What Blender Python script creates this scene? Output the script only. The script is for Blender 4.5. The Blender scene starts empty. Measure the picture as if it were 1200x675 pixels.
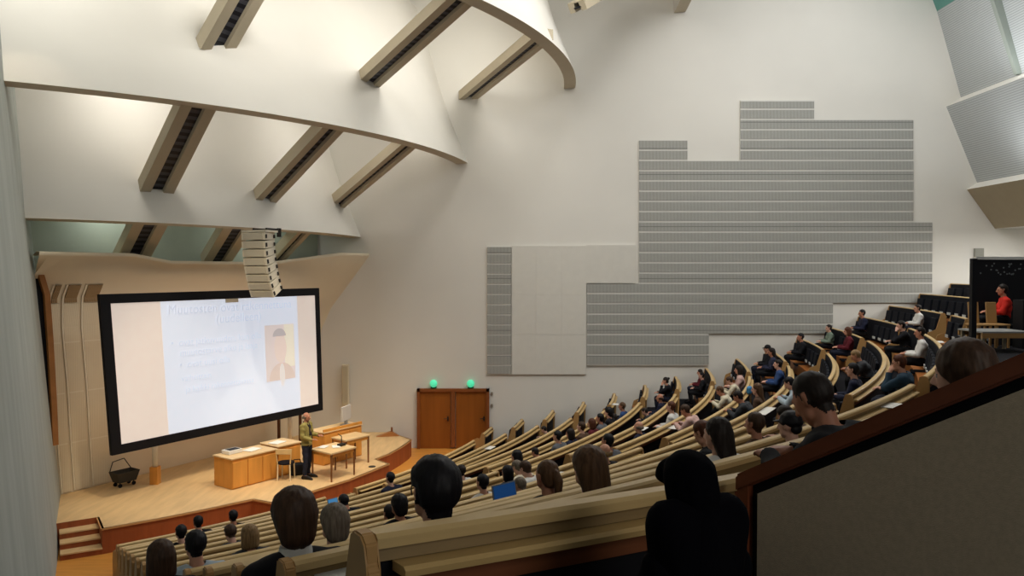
import bpy, bmesh, math, random
from mathutils import Vector, Matrix
random.seed(7)
sc = bpy.context.scene
C = sc.collection
PI = math.pi
# ------------------------------------------------------------------ camera
CZ = 6.4                        # eye height above the hall's datum
PITCH = math.radians(1.3)
F = 900.0
cd = bpy.data.cameras.new('camera'); cd.lens = 27.0; cd.sensor_width = 36.0; cd.clip_start = 0.05; cd.clip_end = 200
cam = bpy.data.objects.new('camera', cd); C.objects.link(cam)
cam.location = (0, 0, CZ); cam.rotation_euler = (PI/2 - PITCH, 0, 0)
sc.camera = cam
sc.view_settings.view_transform = 'Standard'
sc.view_settings.look = 'None'
sc.view_settings.exposure = 0.0
def ray(px, py):
    x = (px-600)/F; y = (337.5-py)/F
    return Vector((x, math.cos(PITCH)+y*math.sin(PITCH), -math.sin(PITCH)+y*math.cos(PITCH)))
def at_Y(px, py, Y):
    d = ray(px, py); d = d*(Y/d.y); return Vector((d.x, Y, CZ+d.z))
def at_z(px, py, z):
    d = ray(px, py); t = (z-CZ)/d.z; return Vector((d.x*t, d.y*t, z))
def at_plane(px, py, p0, n):
    d = ray(px, py); o = Vector((0, 0, CZ)); t = (Vector(p0)-o).dot(n)/d.dot(n); return o+d*t
def proj(p):
    x = p.x; y = p.y*math.cos(PITCH)-(p.z-CZ)*math.sin(PITCH); z = p.y*math.sin(PITCH)+(p.z-CZ)*math.cos(PITCH)
    return 600+F*x/y, 337.5-F*z/y
# ------------------------------------------------------------------ materials
MATS = {}
def s2l(c):
    return tuple(((v/12.92) if v <= .04045 else ((v+.055)/1.055)**2.4) for v in c)
def mat(name, rgb, rough=.6, var=0.0, scale=(4, 4, 4), emit=0, ecol=None, metal=0, bump=0, bscale=60, spec=.3, detail=3):
    if name in MATS: return MATS[name]
    c = s2l([v/255 for v in rgb]); m = bpy.data.materials.new(name); m.use_nodes = True
    nt = m.node_tree; b = nt.nodes['Principled BSDF']
    b.inputs['Base Color'].default_value = (*c, 1); b.inputs['Roughness'].default_value = rough; b.inputs['Metallic'].default_value = metal
    b.inputs['Specular IOR Level'].default_value = spec
    tc = nt.nodes.new('ShaderNodeTexCoord')
    n = nt.nodes.new('ShaderNodeTexNoise'); n.inputs['Detail'].default_value = detail; n.inputs['Scale'].default_value = 1
    mp = nt.nodes.new('ShaderNodeMapping'); mp.inputs['Scale'].default_value = scale
    nt.links.new(tc.outputs['Object'], mp.inputs['Vector']); nt.links.new(mp.outputs[0], n.inputs['Vector'])
    r = nt.nodes.new('ShaderNodeValToRGB'); v = max(var, .02)
    r.color_ramp.elements[0].position = .3; r.color_ramp.elements[1].position = .7
    r.color_ramp.elements[0].color = (*[x*(1-v) for x in c], 1); r.color_ramp.elements[1].color = (*[min(1, x*(1+v)) for x in c], 1)
    nt.links.new(n.outputs['Fac'], r.inputs[0]); nt.links.new(r.outputs[0], b.inputs['Base Color'])
    if bump:
        n2 = nt.nodes.new('ShaderNodeTexNoise'); n2.inputs['Scale'].default_value = bscale
        nt.links.new(tc.outputs['Object'], n2.inputs['Vector'])
        bp = nt.nodes.new('ShaderNodeBump'); bp.inputs['Strength'].default_value = bump; bp.inputs['Distance'].default_value = .02
        nt.links.new(n2.outputs['Fac'], bp.inputs['Height']); nt.links.new(bp.outputs[0], b.inputs['Normal'])
    if emit:
        ec = s2l([x/255 for x in (ecol or rgb)])
        b.inputs['Emission Color'].default_value = (*ec, 1); b.inputs['Emission Strength'].default_value = emit
    MATS[name] = m; return m
def stripes(name, rgb, rgb2, freq, axis='X', rough=.7, duty=.5, freq2=0, rgb3=None, bump=.3):
    """two-colour fine ribbing along one object axis, with optional second set of seams across"""
    m = mat(name, rgb, rough); nt = m.node_tree; b = nt.nodes['Principled BSDF']
    tc = [x for x in nt.nodes if x.type == 'TEX_COORD'][0]
    sep = nt.nodes.new('ShaderNodeSeparateXYZ'); nt.links.new(tc.outputs['Object'], sep.inputs[0])
    def band(ax, f, d):
        mu = nt.nodes.new('ShaderNodeMath'); mu.operation = 'MULTIPLY'; mu.inputs[1].default_value = f; nt.links.new(sep.outputs[ax], mu.inputs[0])
        fr = nt.nodes.new('ShaderNodeMath'); fr.operation = 'FRACT'; nt.links.new(mu.outputs[0], fr.inputs[0])
        gt = nt.nodes.new('ShaderNodeMath'); gt.operation = 'GREATER_THAN'; gt.inputs[1].default_value = d; nt.links.new(fr.outputs[0], gt.inputs[0])
        return gt
    g = band(axis, freq, duty)
    mx = nt.nodes.new('ShaderNodeMix'); mx.data_type = 'RGBA'
    old = b.inputs['Base Color'].links[0].from_socket
    nt.links.new(g.outputs[0], mx.inputs[0]); nt.links.new(old, mx.inputs[6]); mx.inputs[7].default_value = (*s2l([v/255 for v in rgb2]), 1)
    out = mx.outputs[2]
    if freq2:
        g2 = band('X' if axis != 'X' else 'Z', freq2, .975); m2 = nt.nodes.new('ShaderNodeMix'); m2.data_type = 'RGBA'
        nt.links.new(g2.outputs[0], m2.inputs[0]); nt.links.new(out, m2.inputs[6]); m2.inputs[7].default_value = (*s2l([v/255 for v in (rgb3 or rgb2)]), 1); out = m2.outputs[2]
    nt.links.new(out, b.inputs['Base Color'])
    if bump:
        bp = nt.nodes.new('ShaderNodeBump'); bp.inputs['Strength'].default_value = bump; bp.inputs['Distance'].default_value = .01; bp.invert = True
        nt.links.new(g.outputs[0], bp.inputs['Height']); nt.links.new(bp.outputs[0], b.inputs['Normal'])
    return m
WHITE = mat('white_plaster', (226, 223, 214), .85, .03, (.4, .4, .4))
SHELL = mat('shell_plaster', (226, 223, 214), .8, .025, (.5, .5, .5))
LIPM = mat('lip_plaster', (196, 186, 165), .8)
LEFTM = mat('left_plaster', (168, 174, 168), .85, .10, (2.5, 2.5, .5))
FLOORW = mat('floor_parquet', (206, 140, 62), .45, .12, (1.2, 9, 3))
STAGEW = mat('stage_boards', (216, 182, 132), .5, .09, (7, 1.2, 2))
STAGEF = mat('stage_front_wood', (150, 80, 44), .5, .14, (9, 9, .8))
TIER = mat('tier_carpet', (18, 18, 24), .95, .2, (6, 6, 6))
RAIL = mat('rail_wood', (206, 176, 122), .42, .06, (2, 2, 30))
LEDGE = mat('ledge_wood', (198, 166, 110), .42, .06, (2, 2, 30))
BACKW = mat('backboard_wood', (138, 114, 72), .5, .08, (2, 2, 30))
LOWB = mat('lower_board_wood', (120, 70, 42), .5, .12, (2, 2, 30))
DARK = mat('black_cover', (8, 8, 16), .8, .1)
SEATB = mat('black_upholstery', (20, 22, 30), .75, .15, (30, 30, 30), spec=.15)
ENDW = mat('end_panel_wood', (180, 140, 88), .45, .08, (3, 3, 1))
BASEW = mat('seat_base_wood', (166, 102, 48), .45, .1, (3, 3, 1))
PLATE = mat('seat_plate_white', (205, 208, 205), .5)
OAK = mat('counter_oak', (214, 148, 68), .45, .1, (6, 6, .8))
OAKL = mat('counter_top_pale', (222, 190, 140), .4, .06, (2, 8, 2))
DOORW = mat('door_wood', (148, 86, 30), .42, .14, (5, 5, .5))
DOORF = mat('door_frame_wood', (138, 80, 40), .45, .1, (5, 5, .5))
RED = mat('parapet_wood', (118, 62, 38), .42, .12, (2, 2, 12))
FABRIC = mat('parapet_fabric', (194, 176, 152), .95, .08, (70, 70, 70), bump=.25, bscale=260, detail=6)
BLACK = mat('black_frame', (10, 11, 18), .6)
METAL = mat('dark_metal', (60, 58, 56), .4, metal=.7)
CHROME = mat('steel', (170, 170, 170), .3, metal=.9)
GREYP = stripes('acoustic_grey', (178, 178, 170), (128, 128, 124), 26, 'X', .8, .62, 1.14/1.0, (120, 120, 116), .2)
WHITEP = mat('white_panel', (216, 213, 203), .7, .02)
TROF = mat('trough_flank', (190, 178, 154), .7)
LOUV = stripes('trough_louvre', (70, 70, 78), (24, 24, 32), 5, 'X', .5, .5)
STAGEWALL = stripes('stage_wall_panel', (234, 222, 194), (222, 208, 178), 22, 'X', .75, .7, .8, (240, 230, 206), .1)
STAGEPL = mat('stage_wall_plaster', (232, 218, 190), .8, .03, (.6, .6, .6))
GRILL = stripes('brown_grille', (172, 146, 108), (128, 102, 72), 30, 'X', .8, .6, 5, (186, 162, 128), .2)
CORR = stripes('corrugated_grey', (190, 194, 194), (160, 165, 165), 15, 'Z', .6, .62, 0, None, .6)
# ------------------------------------------------------------------ object helpers
def link(name, me, m=None, parent=None, smooth=False):
    o = bpy.data.objects.new(name, me); C.objects.link(o)
    if m is not None:
        for q in (m if isinstance(m, (list, tuple)) else [m]): me.materials.append(q)
    if parent is not None: o.parent = parent
    if smooth:
        for p in me.polygons: p.use_smooth = True
    return o
def obj(name, bm, m, parent=None, smooth=False, recalc=True):
    if recalc: bmesh.ops.recalc_face_normals(bm, faces=bm.faces)
    me = bpy.data.meshes.new(name); bm.to_mesh(me); bm.free()
    return link(name, me, m, parent, smooth)
def tag(o, label, cat, group=None):
    o['label'] = label; o['category'] = cat
    if group: o['group'] = group
    return o
def thing(name, label, cat, loc=(0, 0, 0), rz=0, group=None):
    o = bpy.data.objects.new(name, None); C.objects.link(o); o.location = loc; o.rotation_euler = (0, 0, rz); o.empty_display_size = .2
    return tag(o, label, cat, group)
def struct(name, bm, m, smooth=False, recalc=True):
    o = obj(name, bm, m, None, smooth, recalc); o['kind'] = 'structure'; return o
def B(): return bmesh.new()
def box(bm, c, s, rz=0, tilt=None, bev=0):
    M = Matrix.Translation(c) @ Matrix.Rotation(rz, 4, 'Z')
    if tilt: M = M @ Matrix.Rotation(tilt[0], 4, tilt[1])
    r = bmesh.ops.create_cube(bm, size=1, matrix=M @ Matrix.Diagonal((s[0], s[1], s[2], 1)))
    if bev:
        vs = set(r['verts']); es = [e for e in bm.edges if e.verts[0] in vs and e.verts[1] in vs]
        bmesh.ops.bevel(bm, geom=es, offset=bev, segments=2, affect='EDGES', profile=.5)
    return bm
def prism(bm, pts, d):
    """closed polygon of 3-D points pushed along vector d"""
    d = Vector(d); a = [bm.verts.new(Vector(p)) for p in pts]; b = [bm.verts.new(Vector(p)+d) for p in pts]; n = len(pts)
    bm.faces.new(a); bm.faces.new(list(reversed(b)))
    for i in range(n): bm.faces.new((a[i], a[(i+1) % n], b[(i+1) % n], b[i]))
    return bm
def cyl(bm, p0, p1, r0, r1=None, n=12):
    r1 = r0 if r1 is None else r1; p0 = Vector(p0); p1 = Vector(p1); d = p1-p0
    M = Matrix.Translation((p0+p1)/2) @ d.to_track_quat('Z', 'Y').to_matrix().to_4x4()
    bmesh.ops.create_cone(bm, cap_ends=True, segments=n, radius1=r0, radius2=r1, depth=d.length, matrix=M); return bm
def tube(bm, pts, r, n=8):
    for a, b in zip(pts[:-1], pts[1:]): cyl(bm, a, b, r, r, n)
    return bm
def sph(bm, c, r, n=12):
    s = r if isinstance(r, (tuple, list)) else (r, r, r)
    bmesh.ops.create_uvsphere(bm, u_segments=n*2, v_segments=n, radius=1, matrix=Matrix.Translation(c) @ Matrix.Diagonal((*s, 1))); return bm
def sweep(bm, prof, Rf, a0, a1, cx, cy, step=.012):
    """closed (r,z) profile swept along an arc of radius R about (cx,cy); angles in radians"""
    n = max(1, int(abs(a1-a0)/step)); rings = []
    for k in range(n+1):
        a = a0+(a1-a0)*k/n; ca, sa = math.cos(a), math.sin(a); R = Rf(a) if callable(Rf) else Rf
        rings.append([bm.verts.new((cx+(R+r)*ca, cy+(R+r)*sa, z)) for r, z in prof])
    m = len(prof)
    for k in range(n):
        for j in range(m): bm.faces.new((rings[k][j], rings[k][(j+1) % m], rings[k+1][(j+1) % m], rings[k+1][j]))
    bm.faces.new(rings[0]); bm.faces.new(list(reversed(rings[-1])))
    return bm
def quadgrid(bm, rows):
    vs = [[bm.verts.new(p) for p in r] for r in rows]
    for i in range(len(vs)-1):
        for j in range(len(vs[0])-1): bm.faces.new((vs[i][j], vs[i][j+1], vs[i+1][j+1], vs[i+1][j]))
    return bm
# ------------------------------------------------------------------ hall plan
K = .944
WY = 26.05                      # plane of the long side wall with the grey panels
CX, CY = -19.7*K, 31*K          # centre of the bench arcs
ZF, ZS = .35, .9                # hall floor, stage floor
TR = [19.3, 20.4, 21.4, 22.5, 23.6, 24.7, 25.8, 26.9, 28, 29.1, 30.2, 31.3, 32.4, 33.5, 34.6, 35.7, 36.8, 38]
TH = [5.62, 5.33, 5.03, 4.73, 4.42, 4.12, 3.81, 3.51, 3.17, 2.81, 2.41, 2.02, 1.63, 1.24, .84, .44, .04, -.4]
def htop(R):
    q = R/K
    if q <= TR[0]: return TH[0]*K
    for a, b, c, d in zip(TR[:-1], TR[1:], TH[:-1], TH[1:]):
        if q <= b: return (c+(d-c)*(q-a)/(b-a))*K
    return TH[-1]*K
BH = 1.06                       # height of a bench back above its own tier
NR = 17
ROW = [K*(19.3+1.09*i) for i in range(NR)]
ZT = [CZ-htop(r) for r in ROW]            # top of each back
ZT[14] += .03
ZI = [max(ZF, z-BH) for z in ZT]; ZI[0] = ZF
def lwX(Y, z=.5): return -.83-.5455*Y-.087*(z-.5)
def arc_line(R, p0, p1):
    """angle where the circle R about the bench centre meets the line p0-p1 (the crossing nearer p1)"""
    dx, dy = p1[0]-p0[0], p1[1]-p0[1]; fx, fy = p0[0]-CX, p0[1]-CY
    a = dx*dx+dy*dy; b = 2*(fx*dx+fy*dy); c = fx*fx+fy*fy-R*R; t = (-b+math.sqrt(b*b-4*a*c))/(2*a)
    return math.atan2(fy+dy*t, fx+dx*t)
def a_left(R): return arc_line(R, (-8.1*K, 15.7*K), (-.45*K, 2.43*K))
def a_wall(R, off=.03): return math.asin((WY-off-CY)/R)
def pol(R, a, z): return Vector((CX+R*math.cos(a), CY+R*math.sin(a), z))
A1, A2 = math.radians(-37.2), math.radians(-15.6)
def A1L(R): return A1-.5/R
def A1R(R): return A1+.5/R
def A2L(R): return A2-.5/R
def A2R(R): return A2+.5/R
P0 = Vector((.795, 2.70, 0)); PD = Vector((.64, -.77, 0)).normalized()    # parapet base and run
AP = math.atan2(2.97-CY, .875-CX)
# floor and stepped tiers -------------------------------------------------------
bm = B()
quadgrid(bm, [[(-13, y, ZF), (8, y, ZF)] for y in (12, WY+.2)])
for i in range(NR):
    r0 = ROW[i-1]+.06 if i else ROW[0]-1.0
    r1 = ROW[i]+.06
    if i == 0: continue
    a0 = arc_line(r0, (lwX(18)+.02, 18), (lwX(0)+.02, 0)); a1 = a_wall(r1, -.05)
    if i >= 15: a0 = AP+.02/r1
    n = 60; z = ZI[i]; zb = ZI[i-1]
    rows = []
    for k in range(n+1):
        t = k/n
        aa = [a0+(a1-a0)*t]*3
        if i < 15 and k == 0:
            aa = [arc_line(r, (lwX(18)+.02, 18), (lwX(0)+.02, 0)) for r in (r0, r0, r1)]
        rows.append([pol(r0, aa[0], zb), pol(r0, aa[1], z), pol(r1, aa[2], z)])
    quadgrid(bm, rows)
LZ = ZI[14]
rows = []
for k in range(21):
    a = math.radians(-66)+(AP-math.radians(-66))*k/20
    rows.append([pol(ROW[14]+.06, a, LZ), pol(ROW[14]+6, a, LZ)])
quadgrid(bm, rows)
struct('floor', bm, [FLOORW]).data.materials.append(TIER)
fl = bpy.data.objects['floor']
for p in fl.data.polygons:
    c = p.center
    if c.z > ZF+.02 or p.area < 3 and c.z > ZF+.01: p.material_index = 1
# rear platform of the side block
# walls ------------------------------------------------------------------------
bm = B(); prism(bm, [(-9, WY, -.2), (19.5, WY, -.2), (19.5, WY, 19), (-9, WY, 19)], (0, .2, 0)); struct('wall_right', bm, WHITE)
bm = B()
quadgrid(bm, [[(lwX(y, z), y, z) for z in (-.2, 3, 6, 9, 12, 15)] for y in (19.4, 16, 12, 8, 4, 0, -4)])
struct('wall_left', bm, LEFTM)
# back wall of the stage with its forward-curving canopy
BW0 = at_z(63, 582, ZS); BW1 = at_z(350, 510, ZS); bd = (BW1-BW0); bd.z = 0; bd.normalize(); bn = Vector((bd.y, -bd.x, 0))
CAN = [(ZS-1.1, 0), (2, 0), (3.5, .13), (4.3, .33), (4.95, .60), (5.65, 1.08), (6.2, 1.45), (6.6, 1.72)]
LB = (WY-BW0.y)/bd.y
CANL = [0, 0, 0, .01, .05, .2, .68, 1.72]
def canprof(t):
    w_ = max(0, min(1, (t/LB-.5)/.4)); w_ = w_*w_*(3-2*w_)
    return [(z, o*w_+l*(1-w_)) for (z, o), l in zip(CAN, CANL)]
def zcan(t):
    u = t/LB
    return 6.72 if u < .12 else (6.72-.17*min(1, (u-.12)/.12) if u < .62 else 6.55+.33*min(1, (u-.62)/.34))
bm = B(); rows = []
for k in range(49):
    t = -1.2+(LB+1.2)*k/48; zt = zcan(max(t, 0)); row = []
    for z, off in canprof(t): row.append(BW0+bd*t+bn*off+Vector((0, 0, (z if z < 2 else 2+(z-2)*(zt-2)/(6.6-2))-ZS)))
    top = row[-1]
    row += [top+Vector((0, 0, .09))+bn*.02, top+Vector((0, 0, .1))-bn*.1, top+Vector((0, 0, .02))-bn*.9]
    # trim the run to the two side walls
    out = []
    for p in row:
        q = p.copy()
        if q.y > WY: q = q-bd*((q.y-WY)/bd.y)
        x = lwX(q.y, q.z)
        if q.x < x:
            # slide along the wall direction until inside
            s = (x-q.x)/(bd.x+.5455*bd.y); q = q+bd*s
        out.append(q)
    if k == 48:
        out = [q+bd*((WY-q.y)/bd.y) for q in out]
    rows.append(out)
quadgrid(bm, rows); struct('wall_stage', bm, STAGEPL, True)
# ------------------------------------------------------------------ ceiling shells
def circ3(a, b, c):
    ax, ay, bx, by, cx, cy = a[0], a[1], b[0], b[1], c[0], c[1]
    d = 2*(ax*(by-cy)+bx*(cy-ay)+cx*(ay-by))
    ux = ((ax*ax+ay*ay)*(by-cy)+(bx*bx+by*by)*(cy-ay)+(cx*cx+cy*cy)*(ay-by))/d
    uy = ((ax*ax+ay*ay)*(cx-bx)+(bx*bx+by*by)*(ax-cx)+(cx*cx+cy*cy)*(bx-ax))/d
    return ux, uy, math.hypot(ax-ux, ay-uy)
SH = {}
Z1 = at_Y(674, 103, WY).z; Z2 = at_Y(548, 191, WY).z; Z3 = at_Y(423, 278, WY).z; Z0 = at_Y(803, 14, WY).z
q = circ3(at_Y(674, 103, WY), at_z(635, 40, Z1), at_z(565, 0, Z1)); SH[1] = (*q, Z1)
q = circ3(at_Y(548, 191, WY), at_z(400, 148, Z2), at_z(10, 95, Z2)); SH[2] = (*q, Z2)
q3 = circ3(at_Y(423, 278, WY), (-7.08, 19.9), (-10.43, 16.5)); SH[3] = (*q3, Z3)
SH[0] = (SH[1][0], SH[1][1], SH[1][2]+(Z0-Z1)*1.1, Z0)
xx = at_Y(803, 14, WY); SH[0] = (SH[1][0], SH[1][1], math.hypot(xx.x-SH[1][0], xx.y-SH[1][1]), Z0)
FACE = [(0, 0), (-.10, .25), (-.62, 1.55), (-.98, 2.7), (-1.25, 3.7), (-1.5, 4.5), (-1.7, 5.2)]
def faceR(n, z):
    x, y, R, z0 = SH[n]; d = z-z0
    for (r0, h0), (r1, h1) in zip(FACE[:-1], FACE[1:]):
        if d <= h1: return R+r0+(r1-r0)*(d-h0)/(h1-h0)
    return R+FACE[-1][0]
def shell_angles(n):
    x, y, R, z = SH[n]
    aR = math.asin(max(-1, min(1, (WY-y)/R)))
    # left wall crossing
    a = -PI/2
    best = None
    for k in range(0, 400):
        a = -PI+PI*k/400
        px, py = x+R*math.cos(a), y+R*math.sin(a)
        if px > lwX(py, z)-.3 and best is None and py < y: best = a
    return best, aR
for n in (0, 1, 2, 3):
    x, y, R, z = SH[n]; aL, aR = shell_angles(n); bm = B(); m = B()
    rows = []; lip = []; N = 72
    for k in range(N+1):
        row = []
        for r, h in FACE:
            RR = max(R+r, .4)
            aw = math.asin(max(-1, min(1, (WY+.05-y)/RR))); a = aL-.06+(aw-aL+.06)*k/N
            row.append((x+RR*math.cos(a), y+RR*math.sin(a), z+h))
        rows.append(row)
        aw = aR; a = aL-.06+(aw-aL+.06)*k/N; t = .38
        lip.append([(x+(R-.0)*math.cos(a), y+(R)*math.sin(a), z), (x+(R-t)*math.cos(a), y+(R-t)*math.sin(a), z-.035), (x+(R-t-.02)*math.cos(a), y+(R-t-.02)*math.sin(a), z+.5),
                    (x+(R-t-.75)*math.cos(a), y+(R-t-.75)*math.sin(a), z+1.9)])
    quadgrid(bm, rows); quadgrid(bm, lip)
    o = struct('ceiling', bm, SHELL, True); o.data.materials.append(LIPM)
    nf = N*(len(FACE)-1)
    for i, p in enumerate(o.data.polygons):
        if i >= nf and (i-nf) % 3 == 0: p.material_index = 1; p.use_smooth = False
# roof over the gaps
bm = B(); prism(bm, [(-20, -4, 17.5), (22, -4, 17.5), (22, WY+.2, 17.5), (-20, WY+.2, 17.5)], (0, 0, .2)); struct('ceiling_roof', bm, WHITE)
# light troughs ------------------------------------------------------------------
def face_hit(px, py, n):
    o = Vector((0, 0, CZ)); d = ray(px, py); x, y, R, z0 = SH[n]; t = 6.0
    while t < 40:
        p = o+d*t
        if p.z >= z0-.02 and math.hypot(p.x-x, p.y-y) <= faceR(n, p.z): return p
        t += .02
    return o+d*22
def trough(up, lo, w, label, ext=0.0, grp=None):
    d = (lo-up); L = d.length; d.normalize(); up = up-d*ext; L += ext+.12
    side = d.cross(Vector((0, 0, 1))).normalized(); nor = side.cross(d).normalized()
    if nor.z < 0: nor = -nor
    M = Matrix((d, side, nor)).transposed().to_4x4(); M.translation = up
    t = thing('ceiling_light', label, 'light', (0, 0, 0)); t.matrix_world = M
    if grp: t['group'] = grp
    f = w*.31
    for s in (-1, 1):
        b = B(); y0 = s*w/2; y1 = s*(w/2-f)
        prism(b, [(0, y0, .0), (0, y1, .0), (0, y1-s*.04, .26), (0, y0, .26)], (L, 0, 0)); obj('flank', b, TROF, t)
    b = B(); box(b, (L/2, 0, .11), (L, w-2*f+.04, .05)); obj('louvre', b, LOUV, t)
    b = B(); box(b, (L/2, 0, .27), (L, w, .04)); obj('cover', b, TROF, t)
def Tl(px, py, n): return at_z(px, py-1, SH[n][3]+.13)
G = 'ceiling light troughs'
trough(Tl(238, 117, 2), face_hit(184, 226, 3), .80, 'beige light trough with dark louvre, second tier, closest to the left wall')
trough(Tl(398, 145, 2), face_hit(312, 236, 3), .74, 'beige light trough with dark louvre, second tier, middle of its three')
trough(Tl(487, 166, 2), face_hit(397, 241, 3), .60, 'slim beige light trough of the second tier closest to the panelled wall')
trough(at_z(298, -16, Z1+.12), face_hit(256, 58, 2), .86, 'beige light trough cut by the top of the picture, closest to the left wall')
trough(at_z(540, 2, Z1+.12), face_hit(434, 98, 2), .72, 'long beige light trough with dark louvre, top tier, middle of its three')
trough(at_z(637, 45, Z1+.12), face_hit(531, 131, 2), .60, 'slim beige light trough of the top tier closest to the panelled wall')
trough(at_z(735, -20, Z0+.12), face_hit(681, 12, 1), .60, 'short end of a light trough high up at the top edge of the picture')
def lip_pt(px, py, n):
    d = ray(px, py); x, y, R, z = SH[n]; o = Vector((0, 0, CZ)); t = 5
    while math.hypot(d.x*t-x, d.y*t-y) > R-.25 and t < 40: t += .02
    return o+d*t+Vector((0, 0, .1))
def canback(px, py): return at_plane(px, py, BW0+bn*.9, bn)
trough(lip_pt(178, 266, 3), canback(155, 306), .80, 'beige light trough just above the stage canopy, beside the left wall')
trough(lip_pt(283, 267, 3), canback(255, 307), .80, 'beige light trough above the stage canopy, beside the hanging loudspeaker cluster')
trough(lip_pt(363, 270, 3), canback(325, 307), .5, 'slim beige light trough above the canopy, between loudspeaker cluster and panelled wall')
# inner wall above the canopy
bm = B(); quadgrid(bm, [[BW0+bd*t+bn*.35+Vector((0, 0, z-ZS)) for z in (6.0, 9.0, 12)] for t in (-1, 3, 6, LB)]); struct('wall_upper_stage', bm, mat('greenish_plaster', (170, 178, 165), .85))
# ------------------------------------------------------------------ stepped back wall at the far right
def prof_pt(px, py): p = at_Y(px, py, WY); return p.x, p.z
pr = [prof_pt(1070, -60), prof_pt(1098, 13), prof_pt(1126, 114), prof_pt(1109, 125), prof_pt(1145, 214), prof_pt(1133, 222), prof_pt(1166, 268)]
YN = 14.0
def bw(a, b, m, name='wall_back', y1=YN):
    bm = B(); quadgrid(bm, [[(a[0], WY, a[1]), (b[0], WY, b[1])], [(a[0], y1, a[1]), (b[0], y1, b[1])]]); return struct(name, bm, m)
bw(pr[0], pr[1], mat('teal_glass', (96, 150, 140), .2)); bw(pr[1], pr[2], CORR); bw(pr[2], pr[3], WHITE); bw(pr[3], pr[4], CORR); bw(pr[4], pr[5], WHITE)
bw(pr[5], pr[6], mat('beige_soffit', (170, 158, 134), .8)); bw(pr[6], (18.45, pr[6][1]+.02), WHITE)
bm = B(); quadgrid(bm, [[(18.4, WY, z), (18.4, 8, z)] for z in (3, 12)]); struct('wall_rear', bm, WHITE)
# rib across the stepped wall
bm = B(); yb = 23.1
for (a, b) in ((pr[0], pr[2]),):
    prism(bm, [(a[0]-.14, yb, a[1]), (b[0]-.14, yb, b[1]), (b[0]+.1, yb, b[1]), (a[0]+.1, yb, a[1])], (0, -.16, 0))
struct('trim_1', bm, mat('grey_rib', (150, 158, 150), .6))
# ------------------------------------------------------------------ grey and white acoustic panels on the side wall
def wallrect(bm, x0, y0, x1, y1, d=.07, y=WY):
    p = at_Y(x0, y0, y); q = at_Y(x1, y1, y)
    box(bm, ((p.x+q.x)/2, y-d/2-.003, (p.z+q.z)/2), (abs(q.x-p.x), d, abs(q.z-p.z))); return bm
t = thing('acoustic_panelling', 'large stepped grey acoustic panelling of horizontal ribbed boards on the white side wall', 'wall panel', (0, 0, 0))
def span(y):
    L = 867 if y < 166 else (748.6 if y < 333.6 else 687.6); R = 953 if y < 141 else (1069 if y < 261 else (1091 if y < 353 else (975 if y < 389 else 830)))
    out = [(L, R)]
    if 166 <= y < 189: out = [(748.6, 805), (867, R)]
    return out
ys = [118.5, 128.4]+[128.4+11.96*k for k in range(1, 26)]
for a, b in zip(ys[:-1], ys[1:]):
    b = min(b, 427.5)
    if b-a < 2: continue
    bm = B()
    for L, R in span((a+b)/2): wallrect(bm, L, a+.95, R, b-.95)
    obj('acoustic_board', bm, GREYP, t)
bm = B()
for (x0, y0, x1, y1) in ((867, 118, 953, 190), (748, 167, 805, 190), (953, 142, 1069, 190), (748.6, 190, 1069, 262), (748.6, 262, 1091, 334.3), (687.6, 334.3, 1091, 354), (687.6, 354, 975, 390), (687.6, 390, 830, 428)):
    wallrect(bm, x0, y0, x1, y1, .058)
obj('backing_board', bm, mat('panel_gap', (214, 212, 205), .8), t)
t = thing('acoustic_strip', 'narrow column of grey ribbed acoustic boards left of the blank white panels', 'wall panel')
ys2 = [289]+[297.5+11.85*k for k in range(12)]+[438.5]
for a, b in zip(ys2[:-1], ys2[1:]):
    if b-a > 2: obj('acoustic_board', wallrect(B(), 571, a+.7, 599, b-.7), GREYP, t)
obj('backing_board', wallrect(B(), 571, 289, 599, 438.5, .058), MATS['panel_gap'], t)
t = thing('blank_panelling', 'smooth white blank panels stepped against the grey acoustic boards', 'wall panel')
for (x0, x1, yy) in ((599.5, 628, (288, 345, 392, 438.5)), (628, 658, (288, 345, 392, 438.5)), (658, 687, (288, 345, 392, 438.5)), (687, 716, (287, 331.8)), (716, 744.5, (287, 331.8))):
    for a, b in zip(yy[:-1], yy[1:]): obj('white_board', wallrect(B(), x0+.08, a+.08, x1-.08, b-.08, .06), WHITEP, t)
# ------------------------------------------------------------------ double door with exit lamps
p = at_Y(489, 455, WY); q = at_Y(573.5, 526, WY); dw = q.x-p.x; dh = p.z-ZF
t = thing('double_door', 'brown wooden double door in the white side wall near the stage', 'door', ((p.x+q.x)/2, WY-.02, ZF))
bm = B(); box(bm, (-dw/2+.05, -.05, dh/2), (.1, .12, dh)); box(bm, (dw/2-.05, -.05, dh/2), (.1, .12, dh)); box(bm, (0, -.05, dh-.05), (dw, .12, .1)); box(bm, (0, -.05, dh/2), (.14, .1, dh-.1)); obj('frame', bm, DOORF, t)
for s in (-1, 1):
    bm = B(); w = dw/2-.18; box(bm, (s*(dw/4), -.02, (dh-.1)/2), (w, .05, dh-.12)); d = obj('leaf', bm, DOORW, t)
    bm = B(); hx = s*(dw/4)+w/2-.09; box(bm, (hx, -.06, 1.02), (.05, .02, .16)); cyl(bm, (hx, -.06, 1.03), (hx, -.12, 1.03), .012); cyl(bm, (hx, -.11, 1.03), (hx-.13, -.11, 1.03), .012); obj('handle', bm, METAL, d)
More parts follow.
